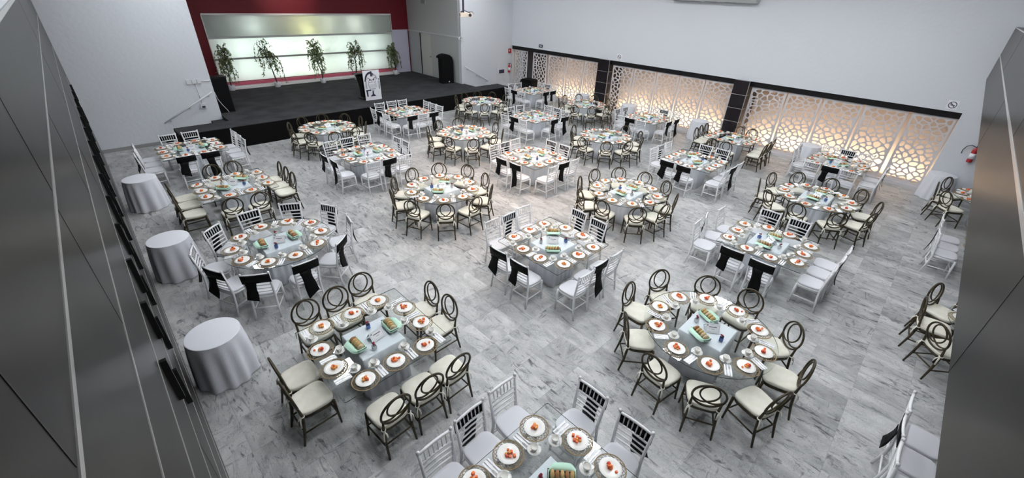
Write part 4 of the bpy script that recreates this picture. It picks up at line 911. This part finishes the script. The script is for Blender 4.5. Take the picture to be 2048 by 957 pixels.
# ------------------------------------------------------------------ five potted trees along the lit window
def tree(loc, seed, H_, lean, spread, dens, label):
    rnd = random.Random(seed)
    mb = MB(); mb.lathe([(0.10, 0.0), (0.125, 0.02), (0.14, 0.20), (0.145, 0.22), (0.13, 0.22), (0.12, 0.17), (0.0, 0.17)], 18); pot = mb.mesh('plant_pot', M_SIGNW)
    tr = MB()
    tp = [(0.02 * math.sin(i * 1.7 + seed) + lean[0] * (i / 7) ** 1.4, 0.02 * math.cos(i * 1.3) + lean[1] * (i / 7) ** 1.4, 0.15 + (H_ * 0.80 - 0.15) * i / 7) for i in range(8)]
    tr.tube(tp, [0.022 - 0.0016 * i for i in range(8)], 6)
    tp2 = [(p[0] + 0.05 * math.sin(i), p[1] + 0.03, p[2]) for i, p in enumerate(tp[:6])]; tr.tube(tp2, 0.010, 5)
    lf_ = MB()
    nb = int(34 * dens)
    for b_ in range(nb):
        t = rnd.uniform(0.50, 1.0); i = t * 7; k0 = min(int(i), 6); fr_ = i - k0
        st_ = Vector(tp[k0]).lerp(Vector(tp[k0 + 1]), fr_)
        a = rnd.uniform(0, 2 * PI); L = spread * rnd.uniform(0.35, 1.0) * (1.1 - 0.45 * t)
        up_ = rnd.uniform(0.15, 0.42) * (H_ / 2.0)
        drop = rnd.uniform(0.45, 1.35)
        pts = []
        for s_ in range(11):
            q = s_ / 10
            pts.append(st_ + Vector((math.cos(a) * L * min(1, q * 1.6) ** 0.8, math.sin(a) * L * 0.7 * min(1, q * 1.6) ** 0.8, up_ * math.sin(PI * min(1, q * 1.35)) - drop * max(0, q - 0.35) ** 1.2)))
        tr.tube([tuple(p) for p in pts], [0.0055 - 0.0004 * s_ for s_ in range(11)], 4)
        for s_ in range(int(24 * dens)):
            q = rnd.uniform(0.15, 1.0) * 10; k1 = min(int(q), 9); p = pts[k1].lerp(pts[k1 + 1], q - k1)
            if p.z < 0.22: continue
            dv = Vector((rnd.gauss(0, 0.5), rnd.gauss(0, 0.5), rnd.uniform(-1.6, -0.1))).normalized(); sd_ = dv.cross(Vector((rnd.gauss(0, 1), rnd.gauss(0, 1), rnd.gauss(0, 1)))).normalized()
            ln = rnd.uniform(0.08, 0.14); wd = rnd.uniform(0.016, 0.027)
            b0 = len(lf_.v); lf_.v += [tuple(p), tuple(p + dv * ln * 0.45 + sd_ * wd), tuple(p + dv * ln), tuple(p + dv * ln * 0.45 - sd_ * wd)]
            lf_.f.append((b0, b0 + 1, b0 + 2, b0 + 3)); lf_.m.append(0); lf_.sm.append(False)
    one('potted_tree', [('plant_pot', pot), ('trunk', tr.mesh('trunk', M_BARK)), ('foliage', lf_.mesh('foliage', M_LEAF))], label, 'potted tree', (loc[0], loc[1], ZS), 0.0, 'potted trees along the stage window')
tree((4.62, 22.50, 0), 3, 2.0, (0.06, 0), 0.55, 1.05, 'potted tree furthest left on stage, beside the loudspeaker')
tree((6.43, 22.27, 0), 8, 2.12, (-0.28, 0), 0.62, 0.95, 'sparse potted tree leaning left, second from left on stage')
tree((8.50, 22.12, 0), 12, 2.06, (-0.18, 0), 0.55, 1.15, 'dense weeping potted tree before the window middle, left of lectern')
tree((10.30, 22.20, 0), 21, 1.98, (0.10, 0), 0.72, 0.95, 'wide weeping potted tree behind the lectern')
tree((12.72, 22.45, 0), 30, 1.72, (-0.12, 0), 0.58, 1.2, 'yellowish potted tree furthest right, beside the lilac wall panel')

# ------------------------------------------------------------------ rails, boxes and signs on the walls
def handrail(p, q, label):
    mb = MB(); mb.tube([p, q], 0.022, 8); t_ = mb.mesh('rail_tube', M_HAND); parts = [('rail_tube', t_)]
    for k_ in (0.12, 0.52, 0.93):
        x, y, z = (p[i] + (q[i] - p[i]) * k_ for i in range(3))
        mb = MB(); mb.tube([(x, y, z - 0.02), (x, y + 0.02, z - 0.07), (x, YP, z - 0.07)], 0.012, 6); mb.lathe([(0.035, 0), (0.035, 0.01)], 10, (0, 0, 0))
        for i_ in range(len(mb.v) - 20, len(mb.v)):
            vx, vy, vz = mb.v[i_]; mb.v[i_] = (x + vx, YP - 0.012 + vz, z - 0.07 + vy)
        parts.append(('bracket', mb.mesh('bracket', M_HAND)))
    one('handrail', parts, label, 'handrail')
handrail((1.50, 18.1, 0.70), (3.08, 18.1, 1.54), 'white sloping handrail on the wall left of the stage')
handrail((14.22, 18.1, 1.58), (15.81, 18.1, 0.69), 'white sloping handrail on the wall right of the stage')
mb = MB()
for x in (2.52, 2.68, 2.82): mb.box(x - 0.055, YP - 0.05, 1.84, x + 0.055, YP, 1.98)
jb = mb.mesh('switch_box', M_HAND)
mb = MB(); mb.tube([(2.86, YP - 0.015, 1.90), (3.16, YP - 0.015, 1.90)], 0.012, 6); mb.tube([(2.70, YP - 0.015, 1.84), (2.71, YP - 0.015, 1.18)], 0.012, 6); cd_ = mb.mesh('conduit', M_HAND)
mb = MB(); mb.box(2.64, YP - 0.06, 1.02, 2.80, YP, 1.18); mb.box(2.67, YP - 0.064, 1.04, 2.77, YP - 0.06, 1.10, 1); so_ = mb.mesh('socket', M_HAND, M_INK)
one('switch_set', [('switch_box', jb), ('conduit', cd_), ('socket', so_)], 'white switch boxes with conduit and socket, left of the stage', 'switch box')
mb = MB(); mb.box(16.70, YP - 0.05, 1.02, 17.06, YP - 0.018, 1.20); tag(link('wall_vent', mb.mesh('wall_vent', M_INK)), 'small black vent low on the white wall right of the stage', 'vent')
mb = MB(); mb.box(16.52, YP - 0.016, 0.66, 17.12, YP - 0.003, 1.56); tag(link('access_panel', mb.mesh('access_panel', M_WALL)), 'white access panel around the black vent, right of the stage', 'access panel')
mb = MB(); mb.box(16.69, YP - 0.034, 1.01, 17.07, YP - 0.012, 1.21)
mb = MB(); mb.box(17.38, YP - 0.04, 2.03, 17.58, YP, 2.26, 0); mb.box(17.42, YP - 0.045, 2.12, 17.46, YP - 0.04, 2.2, 1); bx_ = mb.mesh('alarm_box', M_SIGNR, M_SIGNW); tag(link('fire_alarm', bx_), 'red fire alarm box beside the lattice near the stage', 'fire alarm')
def extinguisher(label, M_):
    P = []
    mb = MB(); mb.lathe([(0.0, 0.0), (0.06, 0.0), (0.065, 0.02), (0.065, 0.33), (0.05, 0.385), (0.02, 0.40), (0.02, 0.43), (0, 0.43)], 16); P.append(('cylinder_body', mb.mesh('cylinder_body', M_SIGNR)))
    mb = MB(); mb.lathe([(0.0665, 0.10), (0.0665, 0.26)], 16); P.append(('paper_label', mb.mesh('paper_label', M_SIGNW)))
    mb = MB(); mb.box(-0.015, -0.05, 0.43, 0.015, 0.04, 0.45); mb.box(-0.012, -0.09, 0.46, 0.012, 0.02, 0.475); P.append(('valve_handle', mb.mesh('valve_handle', M_INK)))
    mb = MB(); mb.tube([(0, 0.03, 0.44), (0.0, 0.12, 0.47), (0.0, 0.21, 0.42), (0.0, 0.25, 0.30), (0.0, 0.24, 0.2)], 0.011, 6); P.append(('hose', mb.mesh('hose', M_INK)))
    o = one('fire_extinguisher', P, label, 'fire extinguisher', (0, 0, 0), 0, 'fire extinguishers'); o.matrix_world = M_
extinguisher('red fire extinguisher on the white wall beside the lattice near the stage', Matrix.Translation((17.42, YP - 0.075, 1.03)) @ Matrix.Rotation(-PI / 2 + 0.2, 4, 'Z'))
extinguisher('red fire extinguisher with black hose on white wall at right edge', Matrix.Translation((XR - 0.075, -1.08, 1.16)))
mb = MB(); mb.box(-0.02, -0.13, -0.07, 0, 0.13, 0.07); eb = mb.mesh('sign_box', M_INK)
mb = MB(); mb.poly([(-0.085, 0.0), (-0.02, 0.045), (-0.02, 0.018), (0.085, 0.018), (0.085, -0.018), (-0.02, -0.018), (-0.02, -0.045)], 0, 0.003); mb.xform(Matrix.Translation((-0.0201, 0, 0)) @ Matrix.Rotation(-PI / 2, 4, 'Y') @ Matrix.Rotation(PI / 2, 4, 'Z')); ea = mb.mesh('white_arrow', M_SIGNW)
one('exit_sign', [('sign_box', eb), ('white_arrow', ea)], 'small dark sign with white arrow above the lattice nearest stage', 'sign', (XR, 16.02, 2.59))
def no_smoking(y, label):
    mb = MB(); mb.box(-0.008, -0.12, -0.12, 0, 0.12, 0.12); a_ = ('sign_plate', mb.mesh('sign_plate', M_SIGNW))
    mb = MB(); mb.tube([(-0.010, 0.085 * math.cos(2 * PI * i / 24), 0.085 * math.sin(2 * PI * i / 24)) for i in range(24)], 0.009, 4, True); mb.tube([(-0.010, 0.06, 0.06), (-0.010, -0.06, -0.06)], 0.008, 4); b_ = ('ban_ring', mb.mesh('ban_ring', M_INK))
    mb = MB(); mb.box(-0.013, -0.055, -0.012, -0.008, 0.045, 0.006); mb.box(-0.013, 0.04, 0.012, -0.008, 0.05, 0.04); c_ = ('cigarette', mb.mesh('cigarette', M_INK))
    one('no_smoking_sign', [a_, b_, c_], label, 'sign', (XR, y, 2.60), 0, 'no smoking signs')
no_smoking(11.19, 'square no smoking sign above the first black pier'); no_smoking(-0.13, 'square no smoking sign above right end of the screens')
mb = MB(); mb.box(14.06, 21.1, 4.26, 14.1, 21.5, 4.6); mb.box(14.05, 21.12, 4.28, 14.06, 21.48, 4.58, 1); tag(link('wall_vent', mb.mesh('wall_vent', M_GREYW, M_SKIRT)), 'grey square vent high on the right side wall of the stage', 'vent')
mb = MB(); mb.tube([(14.04, YP - 0.02, 2.92), (14.04, YP - 0.02, ZC)], 0.014, 6); mb.tube([(14.0, YP + 0.04, 2.92), (14.0, YP + 0.04, ZC)], 0.012, 6)
for k_ in range(3): mb.tube([(14.03 + 0.10 * math.cos(a) + 0.02 * k_, YP - 0.03 - 0.01 * k_, 2.88 + 0.07 * math.sin(a)) for a in [2 * PI * i / 14 for i in range(14)]], 0.010, 5, True)
tag(link('cable_run', mb.mesh('cable_run', M_HAND)), 'white cables coiled at the stage opening edge and running up', 'cable')
# hanging projector
mb = MB(); mb.box(-0.19, -0.15, -0.055, 0.19, 0.15, 0.055, 0); mb.box(-0.194, -0.12, -0.04, -0.19, 0.12, 0.04, 1); pb = ('projector_body', mb.mesh('projector_body', M_BEIGE, M_OLIVE))
mb = MB(); mb.tube([(0, 0, 0), (0, -0.04, 0)], 0.045, 12); mb.xform(Matrix.Translation((0.10, -0.15, 0))); pl = ('lens', mb.mesh('lens', M_INK))
mb = MB(); mb.tube([(-0.08, 0.05, 0.055), (-0.08, 0.05, ZC - 4.28)], 0.03, 8); mb.lathe([(0.10, 0.0), (0.10, 0.02)], 14, (-0.08, 0.05, ZC - 4.28 - 0.02)); pp = ('ceiling_pole', mb.mesh('ceiling_pole', M_INK))
mb = MB()
for sx, sy in ((-0.17, -0.1), (0.12, -0.12), (0.1, 0.12), (-0.17, 0.12)): mb.tube([(-0.08, 0.05, 0.13), (sx, sy, 0.055)], 0.010, 5)
mb.tube([(0.06, 0.0, 0.08), (0.20, 0.06, 0.085), (0.24, 0.06, 0.03), (0.19, 0.05, 0.0)], 0.008, 5)
pa_ = ('mount_bracket', mb.mesh('mount_bracket', M_INK))
one('projector', [pb, pl, pp, pa_], 'beige projector hanging from the ceiling on a black pole', 'projector', (9.17, 11.54, 4.28), -PI / 4 + 0.25)
# long air conditioner box high on the right wall
mb = MB(); pr = [(0, 4.93), (0, 5.5), (-0.30, 5.5), (-0.34, 5.45), (-0.34, 5.02), (-0.26, 4.93)]
b = len(mb.v); rows = [[(x, y, z) for x, z in pr] for y in (5.9, 9.1)]; mb.quad_grid(rows, True, 0, False, True, True); ab_ = ('casing', mb.mesh('casing', M_GREYW))
mb = MB(); mb.box(-0.24, 7.9, 4.922, -0.18, 9.0, 4.932); mb.box(-0.24, 7.3, 4.922, -0.18, 7.75, 4.932); mb.box(-0.24, 6.6, 4.922, -0.20, 7.0, 4.932); av = ('air_slot', mb.mesh('air_slot', M_INK))
one('air_conditioner', [ab_, av], 'long grey air conditioner at top edge of the right wall', 'air conditioner', (XR - 0.012, 0, 0))
